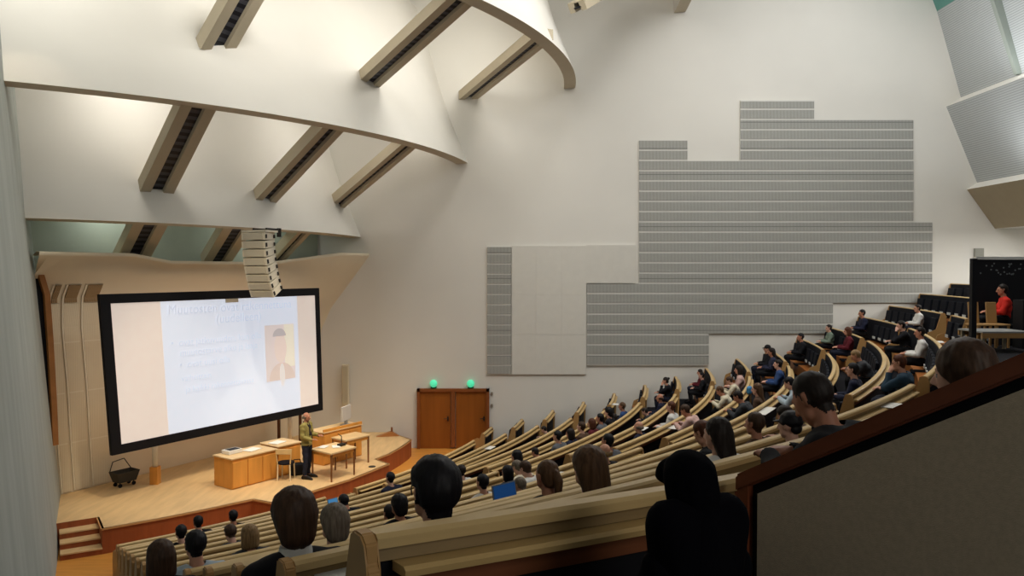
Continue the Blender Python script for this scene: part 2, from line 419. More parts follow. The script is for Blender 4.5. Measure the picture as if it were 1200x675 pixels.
for px, lab in ((508, 'green glowing exit lamp above the left leaf of the double door'), (551.5, 'green glowing exit lamp above the right leaf of the double door')):
    p = at_Y(px, 449.5, WY-.1); t = thing('exit_lamp', lab, 'lamp', (p.x, p.y, p.z), 0, 'exit lamps above the double door')
    bm = B(); sph(bm, (0, 0, .0), (.125, .1, .13)); obj('globe', bm, mat('exit_green', (90, 205, 165), .3, emit=.75, ecol=(70, 215, 160)), t, True)
    bm = B(); box(bm, (0, .04, -.135), (.2, .1, .05), bev=.01); obj('base', bm, mat('exit_base', (20, 110, 80), .5), t)
for py, lab in ((461, 'small upper switch box beside the double door'), (475, 'small lower switch box beside the double door')):
    p = at_Y(576.5, py, WY); bm = B(); box(bm, (p.x, WY-.03, p.z), (.07, .05, .1), bev=.008); tag(obj('wall_switch', bm, mat('switch_plastic', (150, 140, 125), .5)), lab, 'switch')
# ------------------------------------------------------------------ stage
E = [(119.5, 619.6), (190, 607), (240, 597), (296, 585)]
main = [at_z(*e, ZS) for e in E]
ext = [at_z(318, 589, ZS), at_z(362, 577, ZS), at_z(410, 562, ZS), at_z(456, 543.5, ZS)]
rightp = [at_z(440, 538, ZS), at_z(456, 532, ZS), at_z(470, 524, ZS), at_z(479, 518, ZS), at_z(482, 515, ZS)]
st0 = at_z(114, 606, ZS); stL = at_z(63, 614, ZS)
outline = [stL+Vector((-.5, .3, 0)), stL, st0]+main+ext+rightp+[at_z(464, 509, ZS), Vector((at_z(458, 507, ZS).x, WY-.01, ZS)), Vector((BW0.x+bd.x*LB, WY-.01, ZS)), BW0+bd*0-bn*.15, BW0-bd*.8-bn*.15]
bm = B(); vs = [bm.verts.new(v) for v in outline]; bm.faces.new(vs); s_ = struct('floor_stage', bm, STAGEW)
bm = B()
fr = [stL, st0]+main+ext+rightp+[at_z(464, 509, ZS)]
quadgrid(bm, [[v, Vector((v.x, v.y, ZF-.02))] for v in fr]); struct('trim_2', bm, STAGEF)
bm = B()
for a, b in zip(fr[1:-1], fr[2:]):
    d = (b-a); n = Vector((d.y, -d.x, 0)).normalized()*.02
    prism(bm, [a+n, b+n, b+n-Vector((0, 0, .035)), a+n-Vector((0, 0, .035))], -n*3)
struct('trim_3', bm, mat('stage_nosing', (196, 146, 92), .5))
# steps cut into the stage corner
bm = B(); bl = at_z(63.5, 658.5, ZF); br = at_z(120.3, 649.5, ZF); n4 = 4
t = thing('stage_steps', 'four wooden steps up to the stage beside the left wall', 'steps')
for k in range(1, 4):
    f0 = (k-1)/3.0; f1 = k/3.0; zt = ZF+(ZS-ZF)*k/4
    sl0 = stL.lerp(st0, .12); bl0 = bl.lerp(br, .12)
    a = bl0.lerp(Vector((sl0.x, sl0.y, ZF)), f0); b = br.lerp(Vector((st0.x, st0.y, ZF)), f0); c = Vector((st0.x, st0.y, 0)); d = Vector((sl0.x, sl0.y, 0))
    bm = B(); prism(bm, [(a.x, a.y, ZF), (b.x, b.y, ZF), (c.x, c.y, ZF), (d.x, d.y, ZF)], (0, 0, zt-ZF-.03)); s1 = obj('riser', bm, STAGEF, t)
    bm = B(); o2 = (b-a).cross(Vector((0, 0, 1))).normalized()*.015; prism(bm, [(a.x+o2.x, a.y+o2.y, zt-.03), (b.x+o2.x, b.y+o2.y, zt-.03), (c.x, c.y, zt-.03), (d.x, d.y, zt-.03)], (0, 0, .03)); obj('tread', bm, STAGEW, t)
# projection screen -----------------------------------------------------------------
sp = Vector((-9.5, 18.0, 0)); sd = Vector((.517, .856, 0)).normalized(); sn = Vector((sd.y, -sd.x, 0))
Q = [at_plane(x, y, sp, sn) for x, y in ((116, 345), (373.5, 337.5), (378, 480.5), (131, 534))]
def S(u, v, off=0):
    a = Q[0].lerp(Q[1], u); b = Q[3].lerp(Q[2], u); return a.lerp(b, v)+sn*off
t = thing('projection_screen', 'large white projection screen with wide black border hanging over the stage', 'screen')
def plate(u0, v0, u1, v1, off, th): b = B(); prism(b, [S(u0, v0, off), S(u1, v0, off), S(u1, v1, off), S(u0, v1, off)], sn*-th); return b
bm = B(); uu, vv = .036, .058
for r in ((0, 0, 1, vv), (0, 1-vv, 1, 1), (0, vv, uu, 1-vv), (1-uu*.7, vv, 1, 1-vv)):
    prism(bm, [S(r[0], r[1], .02), S(r[2], r[1], .02), S(r[2], r[3], .02), S(r[0], r[3], .02)], sn*-.1)
obj('frame', bm, BLACK, t)
obj('screen_cloth', plate(uu, vv, 1-uu*.7, 1-vv, 0, .04), mat('screen_white', (214, 206, 200), .8, emit=.52, ecol=(226, 210, 200)), t)
sl = obj('slide', plate(.222, vv+.002, .868, 1-vv-.002, .006, .004), mat('slide_blue', (196, 204, 216), .8, emit=.66, ecol=(210, 217, 233)), t)
ph = obj('slide_photo', plate(.685, .27, .845, .70, .012, .004), mat('photo_back', (206, 198, 198), .8, emit=.57, ecol=(214, 202, 200)), t)
def blob(cu, cv, ru, rv, off, m, a0=0, a1=2*PI):
    b = B(); vs = [b.verts.new(S(cu+ru*math.cos(a0+(a1-a0)*k/24), cv-rv*math.sin(a0+(a1-a0)*k/24), off)) for k in range(24 if a1-a0 > 6 else 25)]; b.faces.new(vs); return b
obj('photo_wall', plate(.79, .275, .842, .6, .0145, .002), mat('photo_yellow', (218, 212, 198), .8, emit=.57, ecol=(228, 222, 204)), ph)
obj('photo_face', blob(.766, .45, .034, .115, .018, None), mat('photo_skin', (212, 196, 190), .8, emit=.56, ecol=(224, 206, 198)), ph)
obj('photo_hair', blob(.762, .36, .036, .06, .0205, None, 0, PI), mat('photo_grey', (190, 184, 186), .8, emit=.42, ecol=(196, 190, 194)), ph)
obj('photo_jacket', blob(.77, .695, .07, .13, .016, None, 0, PI), mat('photo_brown', (204, 190, 184), .8, emit=.54, ecol=(210, 194, 186)), ph)
obj('photo_shirt', blob(.77, .66, .014, .09, .0215, None), mat('photo_shirt_white', (228, 224, 224), .8, emit=.42), ph)
TXT = mat('slide_text_grey', (190, 194, 204), .8, emit=.60, ecol=(200, 204, 216))
def words(txt, u, v, size, al='LEFT'):
    c = bpy.data.curves.new('lettering', 'FONT'); c.body = txt; c.size = size; c.align_x = al; c.materials.append(TXT); c.fill_mode = 'FRONT'
    o0 = bpy.data.objects.new('t', c); C.objects.link(o0)
    me = bpy.data.meshes.new_from_object(o0.evaluated_get(bpy.context.evaluated_depsgraph_get())); bpy.data.objects.remove(o0)
    o = bpy.data.objects.new('lettering', me); C.objects.link(o)
    ex = (S(u+.01, v)-S(u-.01, v)).normalized(); ey = Vector((0, 0, 1)); ey = (ey-ex*ey.dot(ex)).normalized(); ez = ex.cross(ey)
    M = Matrix((ex, ey, ez)).transposed().to_4x4(); M.translation = S(u, v, .03); o.matrix_world = M; o.parent = sl
words('Muutosten ovat rakennettuna', .54, .145, .34, 'CENTER'); words('(uudelleen)', .56, .225, .34, 'CENTER')
words('\u2022  ovat jatkuvuuden, kun olla', .25, .36, .25); words('muutostarve alku ja laaja', .285, .43, .25)
words('\u2022  ovat uusi olla', .28, .51, .25); words('vaiheittain', .285, .60, .22); words('ja kaikki rakennettavassa', .30, .68, .22)
bm = B(); prism(bm, [S(.50, .058, .03), S(.56, .058, .03), S(.56, .085, .03), S(.50, .085, .03)], sn*-.02); obj('label_plate', bm, mat('beige_plate', (222, 208, 184), .7), t)
# posts behind the screen
def post(px, py, top, label, wood=.45):
    p = at_z(px, py, ZS); t = thing('screen_post', label, 'post', p)
    bm = B(); box(bm, (0, 0, wood/2), (.2, .2, wood)); obj('base', bm, OAK, t)
    bm = B(); cyl(bm, (0, 0, wood), (0, 0, top), .07, .07, 20); obj('pole', bm, mat('post_white', (225, 222, 212), .5), t, True)
post(182, 567, 1.55, 'white pole on a wooden block under the left part of the screen')
post(340, 527, 1.5, 'white pole standing behind the counter under the right part of the screen', .3)
for px, lab in ((327, 'slim brown post behind the counter, the one farther from the lecturer'), (352, 'slim brown post behind the counter just beside the lecturer')):
    p = at_z(px, 521, ZS); bm = B(); box(bm, (0, 0, .68), (.08, .08, 1.36)); o = tag(obj('wooden_post', bm, mat('dark_post_wood', (92, 56, 32), .5)), lab, 'post'); o.location = p
# black opening with curved wooden rim at the left end of the stage wall
bq = [at_plane(x, y, BW0+bn*.6, bn) for x, y in ((43, 322), (50, 345), (54, 400), (58, 470), (60, 522))]
bm = B(); pts = [bq[0], bq[1], bq[2], bq[3], bq[4]]; lft = [v-bd*.9 for v in pts]
prism(bm, pts+list(reversed(lft)), bn*-.05)
t = thing('curtain_board', 'tall narrow black board with curved wooden rim between stage wall and left wall', 'board'); obj('black_sheet', bm, BLACK, t)
bm = B()
for a, b in zip(pts[:-1], pts[1:]): prism(bm, [a, b, b+bd*.13, a+bd*.13], bn*.08)
obj('wooden_rim', bm, mat('rim_wood', (170, 116, 66), .5, .1), t)
# ribbed lining panels following the curve of the stage wall on its left part
def canpt(t, f, d):
    """point of the stage wall at run t, height fraction f along the profile, lifted d off the surface"""
    zt = zcan(max(t, 0)); k = f*(len(CAN)-2); j = min(int(k), len(CAN)-3); q = k-j
    cp_ = canprof(t); (za, oa), (zb, ob) = cp_[j], cp_[j+1]
    if j == 0: za = ZS+.04
    zq = za+(zb-za)*q; of = oa+(ob-oa)*q
    zq = zq if zq < 2 else 2+(zq-2)*(zt-2)/(6.6-2)
    n = (bn*(zb-za)-Vector((0, 0, ob-oa))).normalized()
    return BW0+bd*t+bn*of+Vector((0, 0, zq-ZS))+n*d
def runx(px): p = at_plane(px, 560, BW0, bn); return (p-BW0).dot(bd)
for k, (x0, x1) in enumerate(((71, 84), (86, 106), (108, 130))):
    t0, t1 = runx(x0), runx(x1)
    t = thing('lining_panel', ('tall cream ribbed lining panel of the stage wall in the corner by the left wall', 'tall cream ribbed lining panel, middle of three beside the screen', 'tall cream ribbed lining panel closest to the lower screen corner')[k], 'wall panel', BW0+bd*((t0+t1)/2), math.atan2(bd.y, bd.x), 'cream lining panels on the stage wall')
    Mi = (Matrix.Translation(t.location) @ Matrix.Rotation(t.rotation_euler.z, 4, 'Z')).inverted()
    def skin(f0, f1, ta_, tb_, d):
        b_ = B(); rows = []
        for q in range(25):
            f = f0+(f1-f0)*q/24; ta = ta_-.42*f; tb = tb_-.42*f; rows.append([Mi @ canpt(ta, f, .01), Mi @ canpt(ta, f, d), Mi @ canpt(tb, f, d), Mi @ canpt(tb, f, .01)])
        return quadgrid(b_, rows)
    obj('ribbed_face', skin(0, .80, t0+.05, t1-.02, .022), STAGEWALL, t)
    obj('upper_grille', skin(.805, .93, t0+.07, t1-.07, .03), GRILL, t)
    obj('edge_strip', skin(0, .93, t0, t0+.04, .03), mat('seam_strip', (240, 230, 206), .7), t)
# ------------------------------------------------------------------ stage furniture
def frame2(p, q):
    d = (q-p); d.z = 0; return d.length, math.atan2(d.y, d.x)
def counter(pA, pB, depth, h, panels, label, raised=0):
    L, rz = frame2(pA, pB); t = thing('lecture_counter', label, 'counter', (pA.x, pA.y, ZS), rz)
    bm = B(); box(bm, (L/2, depth/2, h/2), (L, depth, h-.02)); obj('carcass', bm, OAK, t)
    w = L/panels
    for k in range(panels):
        bm = B(); box(bm, (w*(k+.5), -.008, h/2-.02), (w-.03, .024, h-.12), bev=.004); obj('front_panel', bm, OAK, t)
    bm = B(); box(bm, (L/2, depth/2, h+.01), (L+.06, depth+.06, .035), bev=.006); obj('worktop', bm, OAKL, t)
    if raised:
        bm = B(); box(bm, (L/2, -.0, h+raised/2), (L, .05, raised)); obj('raised_edge', bm, OAK, t)
    return t
cA = at_z(272, 574.4, ZS); cB = at_z(324, 560.5, ZS); cC = at_z(352, 552.5, ZS)
counter(cA, cB, .75, .76, 3, 'long oak lecture counter with three front panels beneath the screen')
L1, r1 = frame2(cB, cC); d1 = (cC-cB).normalized()
counter(cB+d1*.10+Vector((d1.y,-d1.x,0))*-.04, cC, .75, .80, 2, 'oak counter section between the birch chair and the lecturer')
cD = at_z(381, 551, ZS)+Vector((-.15, .45, 0)); cE = at_z(417, 537, ZS)+Vector((.1, .35, 0))
counter(cD, cE, .6, .92, 3, 'oak counter section behind the lecturer\'s table carrying a monitor', .1)
def on_counter(px, py, z): return at_z(px, py, z)
p = on_counter(258, 533, ZS+.8); t = thing('document_tray', 'white tray with dark slot on the left end of the oak counter', 'tray', (cA.x-.22, cA.y+.62, ZS+.79), r1)
bm = B(); box(bm, (0, 0, .05), (.42, .3, .1), bev=.01); obj('shell', bm, mat('tray_white', (225, 222, 214), .5), t)
bm = B(); box(bm, (0, -.02, .105), (.3, .2, .012)); obj('slot', bm, BLACK, t)
for (f, s, lab) in ((.55, .42, 'flat white papers lying on the three-panel oak counter'), (1.15, .4, 'white papers on the oak counter close to the lecturer')):
    bm = B(); pp = cA.lerp(cB, f); box(bm, (0, 0, 0), (s, .3, .012)); o = tag(obj('paper_stack', bm, mat('paper_white', (236, 234, 226), .6)), lab, 'paper'); o.location = (pp.x-.25, pp.y+.36, ZS+(.80 if f < 1 else .84)); o.rotation_euler = (0, 0, r1+.2)
# birch chair
BIR = mat('birch', (222, 190, 134), .45, .06)
ch = thing('birch_chair', 'light birch chair with dark round seat beside the counter', 'chair', at_z(334, 563, ZS)+Vector((0, .1, 0)), r1+.5)
for sx in (-1, 1):
    for sy in (-1, 1):
        bm = B(); cyl(bm, (sx*.17, sy*.17, 0), (sx*.16, sy*.16, .43 if sy < 0 or True else 0), .018, .02); obj('leg', bm, mat('birch_pale', (232, 216, 180), .45), ch)
bm = B(); cyl(bm, (0, 0, .43), (0, 0, .47), .215, .215, 28); obj('seat', bm, SEATB, ch)
bm = B(); cyl(bm, (-.16, -.17, .45), (-.17, -.21, .84), .016); cyl(bm, (-.16, .17, .45), (-.17, .21, .84), .016); obj('back_upright', bm, BIR, ch)
bm = B(); box(bm, (-.18, 0, .77), (.03, .42, .14), bev=.01); obj('backrest', bm, BIR, ch)
p = at_z(350, 559, ZS); t = thing('black_bag', 'slumped black bag on the stage floor between the chair and the lecturer', 'bag', (p.x-.1, p.y+.2, ZS), .4)
bm = B(); box(bm, (0, 0, .17), (.36, .2, .33), bev=.06); obj('bag_body', bm, BLACK, t, True)
bm = B(); tube(bm, [(-.1, 0, .33), (-.08, 0, .42), (.08, 0, .42), (.1, 0, .33)], .012); obj('handle', bm, BLACK, t)
# lecturer's tables
def table(corners, h, label):
    c = [Vector((v.x, v.y, ZS)) for v in corners]; m_ = sum(c, Vector())/4; t = thing('lecturer_table', label, 'table', m_)
    bm = B(); prism(bm, [(v-m_)*1.12+Vector((0, 0, h-.04)) for v in c], (0, 0, .04)); obj('tabletop', bm, OAKL, t)
    bm = B()
    for a, b in zip(c, c[1:]+c[:1]):
        d = (b-a).normalized(); n = Vector((d.y, -d.x, 0))*.012
        prism(bm, [a-m_+n+Vector((0, 0, h-.13)), b-m_+n+Vector((0, 0, h-.13)), b-m_+n+Vector((0, 0, h-.04)), a-m_+n+Vector((0, 0, h-.04))], -n*2)
    obj('apron', bm, OAK, t)
    for v in c:
        bm = B(); w = v-m_; cyl(bm, (w.x, w.y, 0), (w.x, w.y, h-.04), .022, .03, 10); obj('leg', bm, mat('leg_wood', (126, 82, 44), .5), t)
    return t
fa = at_z(388.5, 565, ZS); fb = at_z(415, 556.5, ZS); dv = Vector((-.62, .5, 0))
tb1 = table([fa, fb, fb+dv, fa+dv], .76, 'wooden table with papers on tall legs in front of the lecturer')
fc = at_z(398, 553, ZS); fd = at_z(422, 546.5, ZS)+Vector((.25, .2, 0)); dv2 = Vector((-.45, .36, 0))
fc = Vector((-4.60, 21.22, 0)); fd = Vector((-4.12, 21.9, 0))
tb2 = table([fc, fd, fd+dv2, fc+dv2], .80, 'second wooden table just behind the paper-covered one')
tc = (fa+fb+dv)/2; tz = ZS+.772
for k, (dx, dy, r, lab) in enumerate(((-.28, .06, .3, 'white open sheets on the lecturer\'s table nearest his hand'), (.05, .1, .9, 'white sheet in the middle of the lecturer\'s table'),)):
    bm = B(); box(bm, (0, 0, 0), (.3, .21, .008)); o = tag(obj('paper_sheet', bm, MATS['paper_white']), lab, 'paper'); o.location = (fa.x+dv.x/2+(fb.x-fa.x)/2+dx, fa.y+dv.y/2+(fb.y-fa.y)/2+dy, tz); o.rotation_euler = (0, 0, r+r1)
mm = (fa+fb)/2+dv/2
t = thing('desk_device', 'small dark device with a bent arm on the lecturer\'s table', 'device', (mm.x+.17, mm.y+.22, tz-.006), r1)
bm = B(); box(bm, (0, 0, .03), (.2, .14, .06), bev=.01); obj('body', bm, METAL, t)
bm = B(); tube(bm, [(0, 0, .05), (.02, .02, .25), (-.1, .02, .33)], .012); obj('arm', bm, METAL, t)
mc = (cD+cE)/2
t = thing('grey_monitor', 'pale grey monitor standing on the counter behind the lecturer\'s tables', 'monitor', (mc.x+.0, mc.y+.40, ZS+.96), r1+.35)
t.scale = (1.25,)*3
bm = B(); box(bm, (0, 0, .28), (.46, .05, .34), bev=.01); obj('display', bm, mat('monitor_grey', (205, 200, 192), .5), t)
bm = B(); box(bm, (0, 0, .06), (.08, .05, .12)); box(bm, (0, 0, .01), (.26, .18, .02)); obj('stand', bm, mat('monitor_dark', (150, 146, 138), .5), t)
# stage odds and ends
p = at_z(146, 569, ZS); t = thing('utility_cart', 'dark grey basket cart with wire handle under the lower left screen corner', 'cart', (p.x, p.y, ZS), r1)
bm = B(); a = [(-.3, -.2), (.3, -.2), (.3, .2), (-.3, .2)]
vs0 = [bm.verts.new((x*.75, y*.75, .12)) for x, y in a]; vs1 = [bm.verts.new((x, y, .38)) for x, y in a]; bm.faces.new(vs0)
for i in range(4): bm.faces.new((vs0[i], vs0[(i+1) % 4], vs1[(i+1) % 4], vs1[i]))
o = obj('basket', bm, mat('cart_grey', (66, 62, 54), .7), t); md = o.modifiers.new('thick', 'SOLIDIFY'); md.thickness = .02
bm = B(); tube(bm, [(-.28, .18, .38), (-.2, .18, .62), (.1, .18, .66), (.28, .18, .38)], .012); obj('handle', bm, METAL, t)
for sx in (-1, 1):
    for sy in (-1, 1):
        bm = B(); cyl(bm, (sx*.18, sy*.11-.015, .05), (sx*.18, sy*.11+.015, .05), .05, .05, 14); obj('wheel', bm, BLACK, t)
        bm = B(); cyl(bm, (sx*.18, sy*.11, .05), (sx*.18, sy*.11, .13), .012); obj('wheel_fork', bm, METAL, t)
p = at_z(457, 511, ZS); t = thing('floor_wedge', 'small wooden wedge lying near the back edge of the stage', 'wedge', (p.x, p.y, ZS), .2)
bm = B(); prism(bm, [(-.45, -.08, 0), (.3, -.08, 0), (.05, -.08, .16)], (0, .2, 0)); obj('wedge_block', bm, mat('wedge_wood', (176, 118, 66), .5), t)
bm = B(); box(bm, (.06, .02, .14), (.06, .16, .28)); obj('stop_block', bm, mat('wedge_dark', (126, 78, 44), .5), t)
p = at_z(436, 547, ZS); bm = B(); cyl(bm, (p.x, p.y, ZS), (p.x, p.y, ZS+.012), .1, .1, 20); tag(obj('floor_socket', bm, METAL), 'dark round floor socket at the front corner of the stage', 'socket')
# wall column loudspeaker
p0 = at_Y(405, 427, WY-.15); p1 = at_Y(405, 475, WY-.15); t = thing('column_loudspeaker', 'tall slim white column loudspeaker on the side wall near the stage', 'loudspeaker', (p0.x, WY-.14, p1.z))
H = p0.z-p1.z; bm = B(); box(bm, (0, 0, H/2), (.22, .18, H), bev=.015); obj('cabinet', bm, mat('speaker_cream', (214, 204, 180), .6), t)
bm = B(); box(bm, (0, -.095, H/2), (.16, .015, H-.12)); obj('grille', bm, mat('speaker_grille', (196, 186, 160), .8), t)
bm = B(); box(bm, (0, .115, H*.8), (.1, .05, .1)); box(bm, (0, .115, H*.2), (.1, .05, .1)); obj('bracket', bm, METAL, t)
# hanging line array
YA = 19.75; t0 = at_Y(303, 272.5, YA)
t = thing('loudspeaker_cluster', 'white curved column of stacked loudspeaker boxes hanging before the screen', 'loudspeaker', (t0.x, t0.y, t0.z), math.radians(-20))
CR = mat('array_white', (224, 216, 196), .55); y = 0; z = 0; ang = 0
bm = B(); box(bm, (0, .05, .03), (.74, .5, .05)); obj('fly_bar', bm, CR, t)
bm = B(); box(bm, (-.2, .3, .09), (.05, .5, .06)); box(bm, (.2, .3, .09), (.05, .5, .06)); obj('suspension_bracket', bm, METAL, t)
hh = .205
for k in range(8):
    ang = math.radians(1+k*3.2)
    M = Matrix.Translation((0, y, z)) @ Matrix.Rotation(ang, 4, 'X')
    bm = B(); prism(bm, [(-.36, -.22, -hh+.008), (.36, -.22, -hh+.008), (.30, .25, -hh+.03), (-.30, .25, -hh+.03)], (0, 0, hh-.016)); bmesh.ops.transform(bm, matrix=M, verts=bm.verts)
    e = obj('array_box', bm, CR, t)
    bm = B(); box(bm, (0, -.228, -hh/2), (.6, .015, hh-.05)); bmesh.ops.transform(bm, matrix=M, verts=bm.verts); obj('grille', bm, mat('array_grille', (206, 198, 178), .8), e)
    for s in (-1, 1):
        for cc, dd in (((s*.365, -.17, -hh/2), (.02, .05, .1)), ((s*.33, .2, -hh/2), (.03, .04, .09))):
            bm = B(); box(bm, cc, dd); bmesh.ops.transform(bm, matrix=M, verts=bm.verts); obj('rigging_clip', bm, METAL, e)
    q = M @ Vector((0, 0, -hh)); y, z = q.y, q.z
p = at_Y(327, 272, 20.3); bm = B(); cyl(bm, (p.x, p.y, p.z-.13), (p.x, p.y, p.z+.1), .06, .06, 12); tag(obj('ceiling_spotlight', bm, METAL), 'small dark spotlight hanging beside the loudspeaker cluster', 'light')
p = at_Y(1147, 298, WY-.06); bm = B(); box(bm, (p.x, p.y, p.z), (.3, .1, .4), bev=.01); tag(obj('wall_box', bm, mat('wall_box_grey', (150, 150, 140), .6)), 'small grey wall box above the topmost benches at the side wall', 'box')
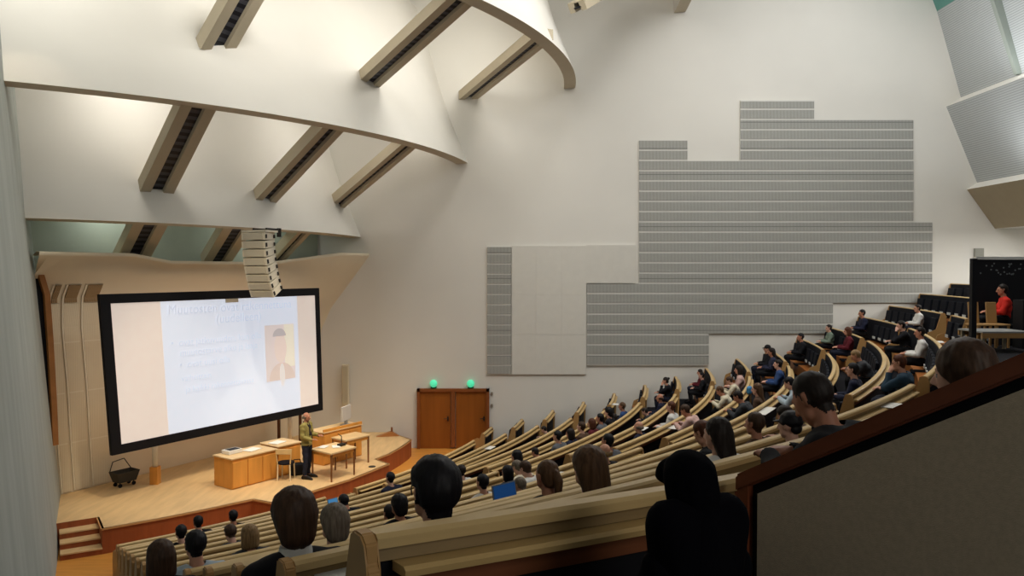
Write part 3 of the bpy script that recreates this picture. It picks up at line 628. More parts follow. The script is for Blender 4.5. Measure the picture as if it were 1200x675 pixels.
# ------------------------------------------------------------------ people: where they sit
# px, py of the head, row override, pose, hair style, hair colour, top, trousers, skin, label, extra dict
HC = {'k': (18, 16, 20), 'd': (34, 26, 22), 'b': (66, 46, 32), 'br': (92, 66, 44), 'g': (116, 104, 90), 'bl': (140, 112, 76), 'r': (86, 48, 30)}
TC = {'navy': (26, 30, 52), 'black': (16, 16, 22), 'white': (216, 214, 208), 'lblue': (176, 192, 202), 'grey': (96, 98, 102), 'dgrey': (52, 54, 58), 'blue': (44, 70, 116), 'teal': (42, 66, 84),
      'maroon': (92, 24, 34), 'red': (206, 42, 30), 'pink': (206, 170, 160), 'green': (120, 136, 120), 'brown': (84, 62, 46), 'cream': (214, 204, 178), 'olive': (150, 138, 78), 'pattern': (40, 42, 62)}
PEOPLE = [
 (508, 582, 14, 'sit', 'short', 'k', 'black', 'person with cropped black hair, largest head, directly behind the nearest long bench', {'s': 1.13}),
 (343, 612, 13, 'sit', 'full', 'b', 'black', 'person with thick dark brown hair and white collar by the near bench ends', {'s': 1.1, 'collar': 1}),
 (391, 617, 12, 'sit', 'full', 'g', 'black', 'person with smooth ash-grey hair beside the thick dark brown hair', {}),
 (229, 641, 10, 'sit', 'short', 'k', 'lblue', 'person with short black hair and pale collar by the left aisle', {}),
 (188, 656, 11, 'sit', 'bob', 'b', 'black', 'person with blurred brown hair and dark jacket at the left aisle end', {}),
 (212, 625, None, 'sit', 'short', 'k', 'black', 'person with black hair in front of the pale-collared one', {}),
 (232, 613, None, 'sit', 'short', 'k', 'black', 'small black-haired person in the lower left rows, between two dark heads', {}),
 (273, 606, None, 'sit', 'short', 'k', 'black', 'black-haired person alone at the front rows before the stage', {}),
 (270, 626, None, 'write', 'short', 'b', 'dgrey', 'person with brown hair bending over the bench, left of the blond one', {}),
 (292, 629, None, 'sit', 'bob', 'bl', 'dgrey', 'person with dull blond hair left of the thick dark brown hair', {}),
 (403, 589, None, 'write', 'short', 'k', 'black', 'person in dark jacket leaning over a glowing tablet', {}),
 (457, 560, None, 'sit', 'short', 'k', 'navy', 'small dark-haired person alone below the stage corner', {}),
 (456, 603, None, 'sit', 'short', 'd', 'black', 'short-haired person, lower of the two close dark heads', {}),
 (467, 594, None, 'sit', 'full', 'k', 'black', 'dark-haired person, upper of the two close heads', {}),
 (540, 553, None, 'sit', 'short', 'd', 'white', 'dark-haired person with white collar right of the biggest black head', {}),
 (565, 567, None, 'sit', 'short', 'k', 'white', 'person with black hair and white top above the blue laptop', {}),
 (594, 555, None, 'sit', 'bob', 'k', 'black', 'person in black with black bob above the blue laptop', {}),
 (600, 549, None, 'write', 'short', 'g', 'cream', 'person with pale grey hair partly hidden by the black bob', {'dx': .3}),
 (605, 535, None, 'sit', 'long', 'k', 'black', 'person with long black hair in the aisle end seat', {}),
 (626, 531, None, 'write', 'short', 'd', 'white', 'person with white sleeve bending forward beside the black-haired one', {}),
 (616, 551, None, 'write', 'short', 'b', 'white', 'person in a wide white shirt bending over the bench', {}),
 (608, 570, None, 'write', 'short', 'g', 'dgrey', 'person with cropped grey hair just behind the blue laptop', {}),
 (640, 560, 12, 'sit', 'ponytail', 'br', 'black', 'person with light brown ponytail and dark jacket over the long bench', {}),
 (688, 553, 13, 'sit', 'long', 'br', 'brown', 'person with very long brown hair seen from behind over the near bench', {'s': 1.2}),
 (708, 531, None, 'sit', 'bald', 'bl', 'black', 'person with thinning fair hair at the aisle', {}),
 (712, 518, None, 'sit', 'short', 'k', 'grey', 'dark-haired person directly ahead of the thinning fair head', {}),
 (636, 504, None, 'write', 'short', 'd', 'dgrey', 'dark-haired person alone by the tall wooden bench end at the wall', {}),
 (653, 512, None, 'sit', 'short', 'k', 'grey', 'black-haired person, first of the row of heads under the white panels', {}),
 (668, 509, None, 'sit', 'bob', 'd', 'navy', 'person with dark bob, second of the row of heads under the white panels', {}),
 (678, 501, None, 'sit', 'short', 'b', 'brown', 'brown-haired person, third of the row of heads under the white panels', {}),
 (687, 497, None, 'sit', 'bob', 'r', 'maroon', 'reddish-haired person, fourth of the row of heads under the white panels', {}),
 (697, 491, None, 'sit', 'short', 'k', 'grey', 'black-haired person in grey, fifth of the row of heads under the white panels', {}),
 (704, 484, None, 'sit', 'full', 'k', 'black', 'person with black hair in front of a folded black seat stack', {}),
 (716, 490, None, 'sit', 'bob', 'd', 'black', 'person with dark bob and pale face beside the blue jacket', {}),
 (738, 477, None, 'sit', 'short', 'br', 'blue', 'brown-haired person in blue jacket resting an arm on the bench', {}),
 (754, 483, None, 'write', 'short', 'd', 'dgrey', 'dark-haired person with flushed face right of the blue jacket', {}),
 (748, 501, None, 'sit', 'bald', 'g', 'navy', 'balding grey person in dark blue at a bench end', {}),
 (773, 467, None, 'sit', 'bald', 'b', 'navy', 'balding person in navy left of the white shirt', {}),
 (786, 473, None, 'sit', 'short', 'r', 'white', 'person in white shirt with reddish face at the curved bench', {}),
 (787, 447, None, 'chin', 'bun', 'd', 'black', 'person in black coat with hair bun leaning on the bench by the wall', {}),
 (804, 475, None, 'write', 'short', 'b', 'pink', 'brown-haired person in pink bending behind the curved bench', {}),
 (813, 441, None, 'sit', 'short', 'k', 'black', 'black-haired person beside the long-haired one near the panel edge', {}),
 (826, 437, None, 'sit', 'long', 'd', 'maroon', 'person with long dark hair and maroon scarf near the panel edge', {}),
 (838, 459, None, 'write', 'short', 'br', 'cream', 'person in pale jacket behind the curling bench end', {}),
 (857, 447, None, 'write', 'short', 'b', 'cream', 'person in cream beside the upright wooden end by the wall', {}),
 (878, 434, None, 'sit', 'bob', 'd', 'pink', 'person in pink shirt below the first black back panel', {}),
 (866, 462, None, 'write', 'short', 'd', 'dgrey', 'person in dark grey bending inside the curl of a bench', {}),
 (887, 449, None, 'sit', 'long', 'br', 'brown', 'person with long brown hair inside the curved bench end', {}),
 (899, 407, None, 'sit', 'cap', 'k', 'black', 'person in dark cap at the wall under the grey boards', {}),
 (907, 411, None, 'sit', 'long', 'd', 'pattern', 'person with long dark hair and patterned jacket under the grey boards', {}),
 (924, 420, None, 'sit', 'short', 'd', 'blue', 'dark-haired person in blue jacket next to the patterned one', {}),
 (926, 443, None, 'write', 'short', 'k', 'lblue', 'person in light blue shirt bending over papers', {'dx': -.2}),
 (938, 393, None, 'sit', 'short', 'k', 'black', 'dark-haired person against the wall left of a long black back panel', {}),
 (971, 385, None, 'sit', 'short', 'd', 'green', 'person in grey-green jacket against the wall', {}),
 (993, 389, None, 'sit', 'bob', 'r', 'maroon', 'person in maroon jacket between two black back panels', {}),
 (1010, 366, None, 'sit', 'short', 'k', 'navy', 'dark-haired person high at the wall, alone on the pale wall patch', {}),
 (1056, 378, None, 'chin', 'short', 'd', 'black', 'person in black holding the chin, high in the block by the wall', {}),
 (1075, 362, None, 'sit', 'short', 'd', 'white', 'person in white shirt near the top rows', {}),
 (1090, 384, None, 'sit', 'short', 'd', 'white', 'person in white shirt with outstretched arms at the curved row end', {}),
 (987, 427, None, 'sit', 'short', 'k', 'navy', 'dark-haired person seen from behind before the shiny wooden bench end', {}),
 (1042, 425, None, 'chin', 'short', 'r', 'teal', 'person in dark teal sweater with hand on the mouth', {}),
 (1036, 411, 11, 'write', 'short', 'bl', 'dgrey', 'blond person just behind the teal sweater', {}),
 (840, 512, None, 'sit', 'long', 'd', 'white', 'person with long dark hair and white top near the parapet', {}),
 (824, 510, None, 'write', 'short', 'r', 'black', 'reddish-haired person bending beside the long dark hair', {}),
 (875, 499, None, 'sit', 'short', 'b', 'brown', 'brown-haired person seen from behind left of the dark cap', {}),
 (925, 501, None, 'sit', 'cap', 'k', 'black', 'person in round dark cap below the big cropped head', {}),
 (919, 489, None, 'write', 'short', 'd', 'brown', 'person ahead of the round dark cap', {}),
 (958, 475, 'P', 'write', 'crop', 'd', 'black', 'large cropped-haired person leaning forward behind the sloping parapet', {'pos': (1.22, 3.15), 's': 1.0, 'sc': .92}),
 (1107, 440, 'P', 'sit', 'full', 'b', 'black', 'large brown-haired person low behind the sloping parapet rail', {'pos': (1.66, 2.83), 's': 1.1, 'sc': .955}),
]
HEADZ = 1.135                   # head centre above the tier for someone sitting
ERR = []
YP = {(565, 567): 11, (608, 570): 10.5, (456, 603): 9.5, (467, 594): 9, (875, 499): 7.5, (925, 501): 7.5, (824, 510): 7, (292, 629): 9, (924, 420): 22, (919, 489): 9, (1042, 425): 9.5, (1036, 411): 13,
      (787, 447): 22, (878, 434): 20, (857, 447): 20, (813, 441): 24, (826, 437): 22, (987, 427): 14}     # how far off each of these sits, from the size of the head
HEAD_OFF = {'sit': (.02, 1.135), 'chin': (.115, 1.105), 'write': (.265, 1.035)}
seated = {}                     # row -> [(angle)]
PL = []
for P in PEOPLE:
    px, py, rw, pose, hair, hcol, top, lab, ex = P
    if rw == 'P':
        x, y = ex['pos']; a_ = math.atan2(y-CY, x-CX); fwd, hz = HEAD_OFF[pose]; x += fwd*math.cos(a_); y += fwd*math.sin(a_); ex['scale'] = ex['sc']; R = math.hypot(x-CX, y-CY); PL.append((P, Vector((x, y, ZI[15])), math.atan2(y-CY, x-CX), 15)); continue
    fwd, hz = HEAD_OFF[pose]; best = None
    for i in (range(NR) if rw is None else [rw]):
        Rh = ROW[i]-.30-fwd
        for ox in range(-12, 13, 3):
            d = ray(px+ox, py); dx, dy = d.x, d.y; a = dx*dx+dy*dy; b = -2*(CX*dx+CY*dy); c = CX*CX+CY*CY-Rh*Rh; D = b*b-4*a*c
            for sg in (-1, 1):
                tt = (-b+sg*math.sqrt(max(D, 0)))/(2*a); miss = 0
                if D < 0:
                    if sg > 0 or tt*dy > WY-.32: continue
                    q0 = Vector((dx*tt-CX, dy*tt-CY)); miss = abs(q0.length-Rh)
                    if miss > .5: continue
                if tt < .5 or tt*dy > WY-.32: continue
                p = Vector((dx*tt, dy*tt, ZI[i]+hz)); g = math.atan2(p.y-CY, p.x-CX); e = miss*40+ abs(proj(p)[1]-py)+abs(ox)*.8+(abs(p.y-YP[(px, py)])*3 if (px, py) in YP else 0)
                if rw is None and (tt*dy < 5.0 or i > 15): continue
                if any(abs(q-g)*Rh < .5 for q in seated.get(i, [])): e += 60
                if abs(g-A1)*Rh < .75 or abs(g-A2)*Rh < .75: e += 25
                if i == 13 and A1 < g < A2: e += 40
                if best is None or e < best[0]: best = (e, i, g)
    e, i, a = best
    p_ = pol(ROW[i]-.30-fwd, a, ZI[i]+hz); q_ = proj(p_); ERR.append((round(q_[0]-px, 1), round(q_[1]-py, 1), i, round(p_.y, 1), lab))
    s_ = 1+(q_[1]-py)*p_.y/F/hz; ex['scale'] = max(.82, min(1.06, s_))
    seated.setdefault(i, []).append(a)
    PL.append((P, pol(ROW[i]-.30, a, ZI[i]), a, i))
# ------------------------------------------------------------------ benches
PR_RAIL = [(-.055, -.035), (-.058, -.01), (-.045, 0), (.008, 0), (.022, -.012), (.022, -.042), (-.02, -.042)]
PR_BACK = [(-.045, -.042), (-.004, -.042), (.006, -.085), (-.03, -.085)]
PR_LEDGE = [(-.0, -.088), (.075, -.084), (.09, -.094), (.086, -.114), (-.0, -.118)]
PR_LOW = [(-.03, -.14), (.012, -.14), (.012, -.20), (-.03, -.20)]
PR_PAD = [(-.075, -.03), (-.048, -.03), (-.042, -.66), (-.115, -.66)]
ORD = ['front', 'second', 'third', 'fourth', 'fifth', 'sixth', 'seventh', 'eighth', 'ninth', 'tenth', 'eleventh', 'twelfth', 'thirteenth', 'fourteenth', 'fifteenth', 'sixteenth', 'seventeenth']
def prof_at(pr, z): return [(r, z+h) for r, h in pr]
SEATM = bpy.data.meshes.new('seat'); bm = B()
box(bm, (0, -.185, .70), (.47, .07, .42), tilt=(math.radians(-9), 'X'), bev=.02); bm.to_mesh(SEATM); bm.free(); SEATM.materials.append(SEATB)
SEATD = bpy.data.meshes.new('seat'); bm = B()
box(bm, (0, -.31, .345), (.46, .38, .05), bev=.02); bm.to_mesh(SEATD); bm.free(); SEATD.materials.append(SEATB)
PLM = bpy.data.meshes.new('number_plate'); bm = B(); box(bm, (0, -.262, .535), (.24, .02, .075)); bm.to_mesh(PLM); bm.free(); PLM.materials.append(PLATE)
SEATM0 = SEATM
def end_outline(z, zf):
    return [(-.08, z-.01), (-.05, z+.004), (.0, z+.004), (.03, z-.02), (.034, z-.08), (.05, z-.10), (.05, z-.2), (.035, zf+.35), (.05, zf+.01), (-.42, zf+.01), (-.46, zf+.30), (-.40, zf+.52), (-.20, zf+.60), (-.13, z-.2)]
def bench(i, a0, a1, label, ends=(True, True), seats=True):
    R, z, zf = ROW[i], ZT[i], ZI[i]; am = (a0+a1)/2
    Rf = (lambda a: R-.06+.24*min(1, max(0, (a-a0)/(AP-a0)))) if (i == 14 and a0 < AP) else (lambda a: R)
    t = thing('auditorium_bench', label, 'bench', pol(R, am, zf), 0, 'curved wooden bench rows')
    off = Vector(pol(R, am, zf))
    def put(nm, pr, m, par=t):
        b = B(); sweep(b, pr, Rf, a0, a1, CX, CY); bmesh.ops.translate(b, verts=b.verts, vec=-off)
        return obj(nm, b, m, par)
    put('top_rail', prof_at(PR_RAIL, z), RAIL); put('back_board', prof_at(PR_BACK, z), BACKW); pass
    ns = max(1, round((a1-a0)*R/1.68)); da = (a1-a0-.09/R)/ns
    for k in range(ns):
        b = B(); sweep(b, prof_at(PR_LEDGE, z), Rf if not callable(Rf) else (lambda a: Rf(a)), a0+.045/R+da*k+.008/R, a0+.045/R+da*(k+1)-.008/R, CX, CY); bmesh.ops.translate(b, verts=b.verts, vec=-off); obj('desk_ledge', b, LEDGE, t)
    put('lower_board', prof_at(PR_LOW, z), LOWB); put('back_cover', [(-.04, z-.085), (-.015, z-.085), (-.01, zf+.02), (-.04, zf+.02)], DARK)
    put('backrest', prof_at(PR_PAD, z), SEATB); put('seat_base', [(-.44, zf+.03), (-.05, zf+.03), (-.05, zf+.36), (-.42, zf+.36)], BASEW)
    for s, a in ((1, a0), (-1, a1)):
        if not ends[0 if s == 1 else 1]: continue
        b = B(); tl = .045; pts = end_outline(z, zf); ring = []
        tang = Vector((-math.sin(a), math.cos(a), 0))
        prism(b, [pol(Rf(a)+r, a, h)-off-tang*(tl if s == 1 else 0) for r, h in pts], tang*tl)
        bmesh.ops.bevel(b, geom=b.edges[:], offset=.006, segments=2, affect='EDGES', clamp_overlap=True)
        obj('end_panel', b, ENDW, t)
    if not seats or i == 0: return t
    L = (a1-a0)*R; n = int((L-.1)/.56); occ = sorted([q for q in seated.get(i, []) if a0 < q < a1])
    angs = [a0+(k+.5)*(a1-a0)/n for k in range(n)] if n > 0 else []
    for q in occ:
        if not angs: break
        k = min(range(len(angs)), key=lambda j: abs(angs[j]-q)); angs[k] = q
    for a in sorted(angs):
        if not any(abs(a-q) < 1e-6 for q in occ) and any(abs(a-q)*R < .54 for q in occ): continue
        down = any(abs(a-q) < 1e-6 for q in occ)
        s = bpy.data.objects.new('seat', SEATD if down else SEATM0); C.objects.link(s); s.parent = t
        p = pol(Rf(a), a, zf)-off; s.location = p; s.rotation_euler = (0, 0, a-PI/2)
        if not down and i >= 5 and a > A1:
            u = bpy.data.objects.new('number_plate', PLM); C.objects.link(u); u.parent = s
    return t
for i in range(NR):
    R = ROW[i]
    aL = a_left(R) if i <= 14 else AP+.09/R
    bench(i, aL, A1L(R), '%s curved bench from the stage, block between left wall and middle aisle' % ORD[i], (i != 15 and i != 16, True), seats=True)
    if i <= 12:
        bench(i, A1R(R), A2L(R), '%s curved bench from the stage, middle block between the two aisles' % ORD[i])
    elif i == 13:
        bench(i, math.radians(-19.2), A2L(R), 'short bench piece between the work table platform and the aisle')
    if i <= 15:
        bench(i, A2R(R), a_wall(R, .13), '%s bench from the stage, short block against the panelled side wall' % ORD[i])
# ------------------------------------------------------------------ parapet beside the camera
t = thing('parapet_wall', 'sloping parapet with reddish wooden rail and grey-brown fabric panel', 'parapet', (P0.x, P0.y, LZ), math.atan2(PD.y, PD.x))
zb0 = 5.68-LZ; sl_ = .575; LN = 2.2
def zz(s): return zb0+sl_*s
bm = B(); prism(bm, [(0, .02, 0), (LN, .02, 0), (LN, .02, zz(LN)-.03), (0, .02, zz(0)-.03)], (0, .03, 0)); obj('backing', bm, DARK, t)
bm = B(); prism(bm, [(0, -.015, zz(0)-.062), (LN, -.015, zz(LN)-.062), (LN, -.015, zz(LN)), (0, -.015, zz(0))], (0, .085, 0)); bmesh.ops.bevel(bm, geom=bm.edges[:], offset=.008, segments=2, affect='EDGES'); obj('top_rail', bm, RED, t)
bm = B(); prism(bm, [(0, -.012, 0), (.052, -.012, 0), (.052, -.012, zz(.052)-.06), (0, -.012, zz(0)-.06)], (0, .08, 0)); obj('end_post', bm, RED, t)
bm = B(); prism(bm, [(.085, -.004, .0), (LN, -.004, .0), (LN, -.004, zz(LN)-.095), (.085, -.004, zz(.085)-.098)], (0, .022, 0)); obj('fabric_panel', bm, FABRIC, t)
# ------------------------------------------------------------------ work table platform, partition and table
zp = 4.86
bm = B(); pa = [pol(r, math.radians(a), 0) for r, a in ((31.2, -20.5), (31.2, -24), (31.2, -28), (31.2, -33), (33.6, -33), (33.6, -28), (33.6, -24), (33.6, -20.5))]
prism(bm, [(v.x, v.y, zp-1.4) for v in pa], (0, 0, 1.4)); o = struct('floor_platform', bm, TIER)
tl_, tr_ = at_Y(1142, 392, 14.6), at_Y(1199, 392, 14.6)
t = thing('work_table', 'grey-topped wooden table on thin legs beside the black partition post', 'table', ((tl_.x+tr_.x)/2, 14.75, zp)); w = tr_.x-tl_.x; h = tl_.z+.06-zp
bm = B(); box(bm, (0, 0, h), (w, .8, .03)); obj('tabletop', bm, mat('table_grey', (150, 152, 150), .5), t)
bm = B(); box(bm, (0, -.38, h-.06), (w, .03, .1)); box(bm, (0, .38, h-.06), (w, .03, .1)); obj('apron', bm, ENDW, t)
for sx in (-1, 1):
    for sy in (-1, 1): bm = B(); box(bm, (sx*(w/2-.05), sy*.33, h/2-.01), (.05, .05, h-.02)); obj('leg', bm, mat('table_leg_grey', (150, 140, 120), .5), t)
q0 = at_Y(1143, 304, 16.6); q1 = at_Y(1143, 352, 16.6)
t = thing('black_partition', 'tall black partition with pale dots and white top edge behind the work table', 'partition', (q0.x, 16.6, zp))
bm = B(); box(bm, (1.6, .02, (q0.z+q1.z)/2-zp-.3), (3.2, .05, q0.z-q1.z+.6)); obj('board', bm, BLACK, t)
bm = B(); box(bm, (1.6, .02, q0.z-zp+.03), (3.2, .12, .05)); obj('top_edge', bm, PLATE, t)
random.seed(3)
for k in range(26):
    x = .1+random.random()*1.0; z_ = q0.z-zp-.08-random.random()*.26; bm = B(); cyl(bm, (x, -.002, z_), (x, -.012, z_), .018, .018, 8); obj('pale_dot', bm, mat('dot_grey', (110, 116, 118), .6), t)
p = at_Y(1141, 303, 14.2); bm = B(); box(bm, (0, 0, (p.z-zp)/2), (.09, .09, p.z-zp)); o = tag(obj('steel_post', bm, BLACK), 'black upright post at the corner of the work table', 'post'); o.location = (p.x, 14.2, zp)
p = at_Y(1198, 352, 14.9); bm = B(); box(bm, (0, 0, (p.z-zp)/2), (.09, .3, p.z-zp)); o = tag(obj('dark_cabinet', bm, BLACK), 'dark upright cabinet edge right of the red shirt', 'cabinet'); o.location = (p.x+.16, 15.2, zp)
# two birch chairs behind the table
for px, lab in ((1147, 'wooden chair back behind the work table, the one nearer the post'), (1168, 'wooden chair back behind the work table, the one nearer the red shirt')):
    p = at_Y(px, 375, 15.42); t = thing('wooden_chair', lab, 'chair', (p.x, 15.42, zp), .06, 'wooden chairs at the work table')
    for sx in (-1, 1):
        for sy in (-1, 1): bm = B(); box(bm, (sx*.13, sy*.16, .22), (.035, .035, .44)); obj('leg', bm, ENDW, t)
    bm = B(); box(bm, (0, 0, .455), (.32, .38, .035), bev=.01); obj('seat', bm, ENDW, t)
    bm = B(); box(bm, (.0, .17, .68), (.22, .03, .44), tilt=(math.radians(-6), 'X'), bev=.01); obj('backrest', bm, ENDW, t)
# ------------------------------------------------------------------ people: bodies
DG = None
def hull(bm, balls, n=10):
    """convex skin round a few balls (centre, radius or 3 radii)"""
    vs = []
    for c, r in balls:
        rr = r if isinstance(r, (tuple, list)) else (r, r, r)
        q = bmesh.ops.create_icosphere(bm, subdivisions=2, radius=1, matrix=Matrix.Translation(c) @ Matrix.Diagonal((*rr, 1)))
        vs += q['verts']
    for f in bm.faces[:]: bm.faces.remove(f)
    for e in bm.edges[:]: bm.edges.remove(e)
    bmesh.ops.convex_hull(bm, input=bm.verts[:], use_existing_faces=False)
    for v in [v for v in bm.verts if not v.link_faces]: bm.verts.remove(v)
def remesh(parts, vox, smooth=2, M=None):
    """parts: list of ball lists -> one continuous mesh"""
    bm = bmesh.new()
    for balls in parts:
        b2 = bmesh.new(); hull(b2, balls); me = bpy.data.meshes.new('t'); b2.to_mesh(me); b2.free(); bm.from_mesh(me); bpy.data.meshes.remove(me)
    me = bpy.data.meshes.new('t'); bm.to_mesh(me); bm.free()
    o = bpy.data.objects.new('t', me); C.objects.link(o)
    md = o.modifiers.new('r', 'REMESH'); md.mode = 'VOXEL'; md.voxel_size = vox
    if smooth:
        m2 = o.modifiers.new('s', 'SMOOTH'); m2.factor = .5; m2.iterations = smooth
    dg = bpy.context.evaluated_depsgraph_get(); out = bpy.data.meshes.new_from_object(o.evaluated_get(dg))
    bpy.data.objects.remove(o); bpy.data.meshes.remove(me)
    for p in out.polygons: p.use_smooth = True
    return out
def V(*a): return Vector(a)
def hand_parts(w, d, side, curl):
    """w wrist, d pointing direction of the hand, palm and five fingers of different lengths"""
    d = d.normalized(); up = V(0, 0, 1); s = d.cross(up).normalized()*side; n = s.cross(d).normalized()*side
    if n.z > 0: n = -n
    pk = w+d*.085
    out = [('hand', [(w, .026), (pk-s*.026, .016), (pk+s*.026, .016)])]
    for k, (o, L) in enumerate(((-.030, .070), (-.010, .080), (.011, .076), (.031, .058))):
        b = pk+s*o; m = b+d*(L*.5)+n*(curl*.2*L); e = m+d*(L*.5*(1-curl*.7))+n*(L*.6*curl)
        out += [('hand', [(b, .0105), (m, .0095)]), ('hand', [(m, .0095), (e, .008)])]
    tb = w+d*.03-s*.03; te = tb+d*.045-s*.028+n*.012
    out += [('hand', [(w+d*.02, .02), (tb, .014)]), ('hand', [(tb, .0125), (te, .0105)])]
    return out
def head_parts(M):
    """head in its own frame (face towards -Y), moved by M"""
    def T(*a): return M @ V(*a)
    P = [('head', [(T(0, .015, .03), (.076, .088, .088)), (T(0, -.02, .0), (.068, .072, .085))]),
         ('head', [(T(0, -.02, -.01), .062), (T(0, -.052, -.082), .030), (T(.035, -.03, -.06), .03), (T(-.035, -.03, -.06), .03)]),
         ('head', [(T(0, -.088, .012), .009), (T(0, -.108, -.026), .012)]), ('head', [(T(-.012, -.094, -.03), .009), (T(.012, -.094, -.03), .009)]),
         ('head', [(T(-.03, -.076, .028), .012), (T(.03, -.076, .028), .012)]),
         ('head', [(T(-.02, -.080, -.062), .009), (T(.02, -.080, -.062), .009)])]
    for s in (-1, 1): P.append(('head', [(T(s*.078, .012, .015), (.008, .018, .022)), (T(s*.075, .006, -.02), (.007, .012, .012))]))
    return P
POSES = {}
def make_pose(name):
    P = []
    if name == 'stand':
        hipz = .93; pel = V(0, 0, .97); ch = V(0, .02, 1.30); nb = V(0, .03, 1.47); hc = V(0, .0, 1.63); tilt = 8
        hips = [(V(-.09, 0, .92), V(-.11, -.02, .50), V(-.11, .02, .09), V(-.13, -.15, .04)), (V(.09, 0, .92), V(.11, -.01, .50), V(.12, .03, .09), V(.15, -.14, .04))]
        arms = [(V(-.19, .02, 1.41), V(-.24, .01, 1.13), V(-.12, -.20, 1.06), V(.5, -1, .0), .5), (V(.19, .02, 1.41), V(.25, -.02, 1.14), V(.16, -.25, 1.12), V(-.2, -1, .1), .5)]
    else:
        if name == 'sit': pel = V(0, .0, .56); ch = V(0, .03, .80); nb = V(0, .02, .97); hc = V(0, -.02, 1.135); tilt = 4
        elif name == 'chin': pel = V(0, .0, .56); ch = V(0, -.03, .79); nb = V(0, -.06, .95); hc = V(0, -.115, 1.105); tilt = 12
        else: pel = V(0, .0, .56); ch = V(0, -.10, .78); nb = V(0, -.18, .91); hc = V(0, -.265, 1.035); tilt = 34
        hips = [(V(s*.09, 0, .53), V(s*.11, -.40, .535), V(s*.11, -.36, .10), V(s*.12, -.49, .045)) for s in (-1, 1)]
        sh = ch+V(0, .0, .12)
        if name == 'sit': arms = [(V(s*.18, .03, .91), V(s*.23, -.06, .68), V(s*.10, -.27, .69), V(-s*.5, -1, -.1), .45) for s in (-1, 1)]
        elif name == 'write': arms = [(V(s*.18, -.12, .86), V(s*.24, -.27, .68), V(s*.09, -.42, .76), V(-s*.6, -.8, .0), .5) for s in (-1, 1)]
        else: arms = [(V(-.18, -.03, .90), V(-.23, -.15, .68), V(-.08, -.34, .72), V(.6, -.8, 0), .4), (V(.18, -.03, .90), V(.18, -.26, .75), V(.06, -.22, .985), V(-.55, .25, .75), .6)]
    MH = Matrix.Translation(hc) @ Matrix.Rotation(math.radians(tilt), 4, 'X')
    P += head_parts(MH)
    P.append(('neck', [(nb-V(0, 0, .03), .058), (MH @ V(0, .012, -.075), .052)]))
    sl, sr = arms[0][0], arms[1][0]
    P.append(('torso', [(pel, (.155, .115, .10)), (ch, (.165, .115, .12))]))
    P.append(('torso', [(ch, (.165, .115, .11)), (sl, .062), (sr, .062), (nb-V(0, 0, .035), .062)]))
    P.append(('pelvis', [(pel-V(0, 0, .02), (.155, .12, .09)), (hips[0][0], .09), (hips[1][0], .09)]))
    for hp, kn, an, to in hips:
        P += [('thigh', [(hp, .088), (kn, .058)]), ('shin', [(kn, .056), (kn.lerp(an, .35), .056), (an, .04)]), ('foot', [(an, .042), (an+V(0, .045, -.05), .035), (to, .034), (to+(to-an).normalized()*.06-V(0, 0, .01), .026)])]
    for k, (a, e, w, hd, cu) in enumerate(arms):
        P += [('arm', [(a, .058), (e, .043)]), ('forearm', [(e, .043), (e.lerp(w, .3), .042), (w, .028)])] + hand_parts(w, hd, 1 if k == 0 else -1, cu)
    body = remesh([b for _, b in P], .0085, 3)
    segs = []
    for l, balls in P:
        cs = [(Vector(c), (r if not isinstance(r, (tuple, list)) else sum(r)/3)) for c, r in balls]; segs.append((l, cs))
    labs = []
    for v in body.vertices:
        best = None
        for l, cs in segs:
            if len(cs) == 1: d = (v.co-cs[0][0]).length-cs[0][1]
            else:
                d = 9
                for (a, ra), (b, rb) in zip(cs[:-1], cs[1:]):
                    ab = b-a; L2 = ab.length_squared; t_ = max(0, min(1, (v.co-a).dot(ab)/L2)) if L2 > 1e-9 else 0
                    d = min(d, (v.co-a-ab*t_).length-(ra+(rb-ra)*t_))
            if best is None or d < best[0]: best = (d, l)
        labs.append(best[1])
    def garment(sel, off, zmax=9, wob=.006):
        bm = bmesh.new(); bm.from_mesh(body); bm.verts.ensure_lookup_table(); bm.normal_update()
        nrm = [v.normal.copy() for v in bm.verts]
        kill = [f for f in bm.faces if not all(labs[v.index] in sel and v.co.z < zmax for v in f.verts)]
        for v in bm.verts:
            c = v.co; w_ = wob*math.sin(c.z*38+c.x*21)*math.sin(c.y*26+c.x*17)
            v.co = c+nrm[v.index]*(off+w_)
        bmesh.ops.delete(bm, geom=kill, context='FACES')
        me = bpy.data.meshes.new('g'); bm.to_mesh(me); bm.free(); return me
    zc = (nb.z+.02)
    POSES[name] = dict(body=body, top=garment({'torso', 'arm', 'forearm', 'neck', 'pelvis'} if name == 'stand' else {'torso', 'arm', 'forearm', 'neck'}, .016, zc, .008), trousers=garment({'pelvis', 'thigh', 'shin'}, .012), shoes=garment({'foot'}, .007, 9, 0), M=MH, nb=nb)
    # face: eyes and lips get their own slots
    Mi = MH.inverted()
    for p in body.polygons:
        q = Mi @ p.center
        if q.y < -.045 and abs(abs(q.x)-.031) < .014 and abs(q.z-.008) < .0075: p.material_index = 1
        elif q.y < -.07 and abs(q.x) < .024 and abs(q.z+.060) < .007: p.material_index = 2
    for nm in ('skin', 'eye', 'lip'): body.materials.append(None)
    for nm in ('top', 'trousers', 'shoes'): POSES[name][nm].materials.append(None)
for n_ in ('sit', 'write', 'chin', 'stand'): make_pose(n_)
HAIR = {}
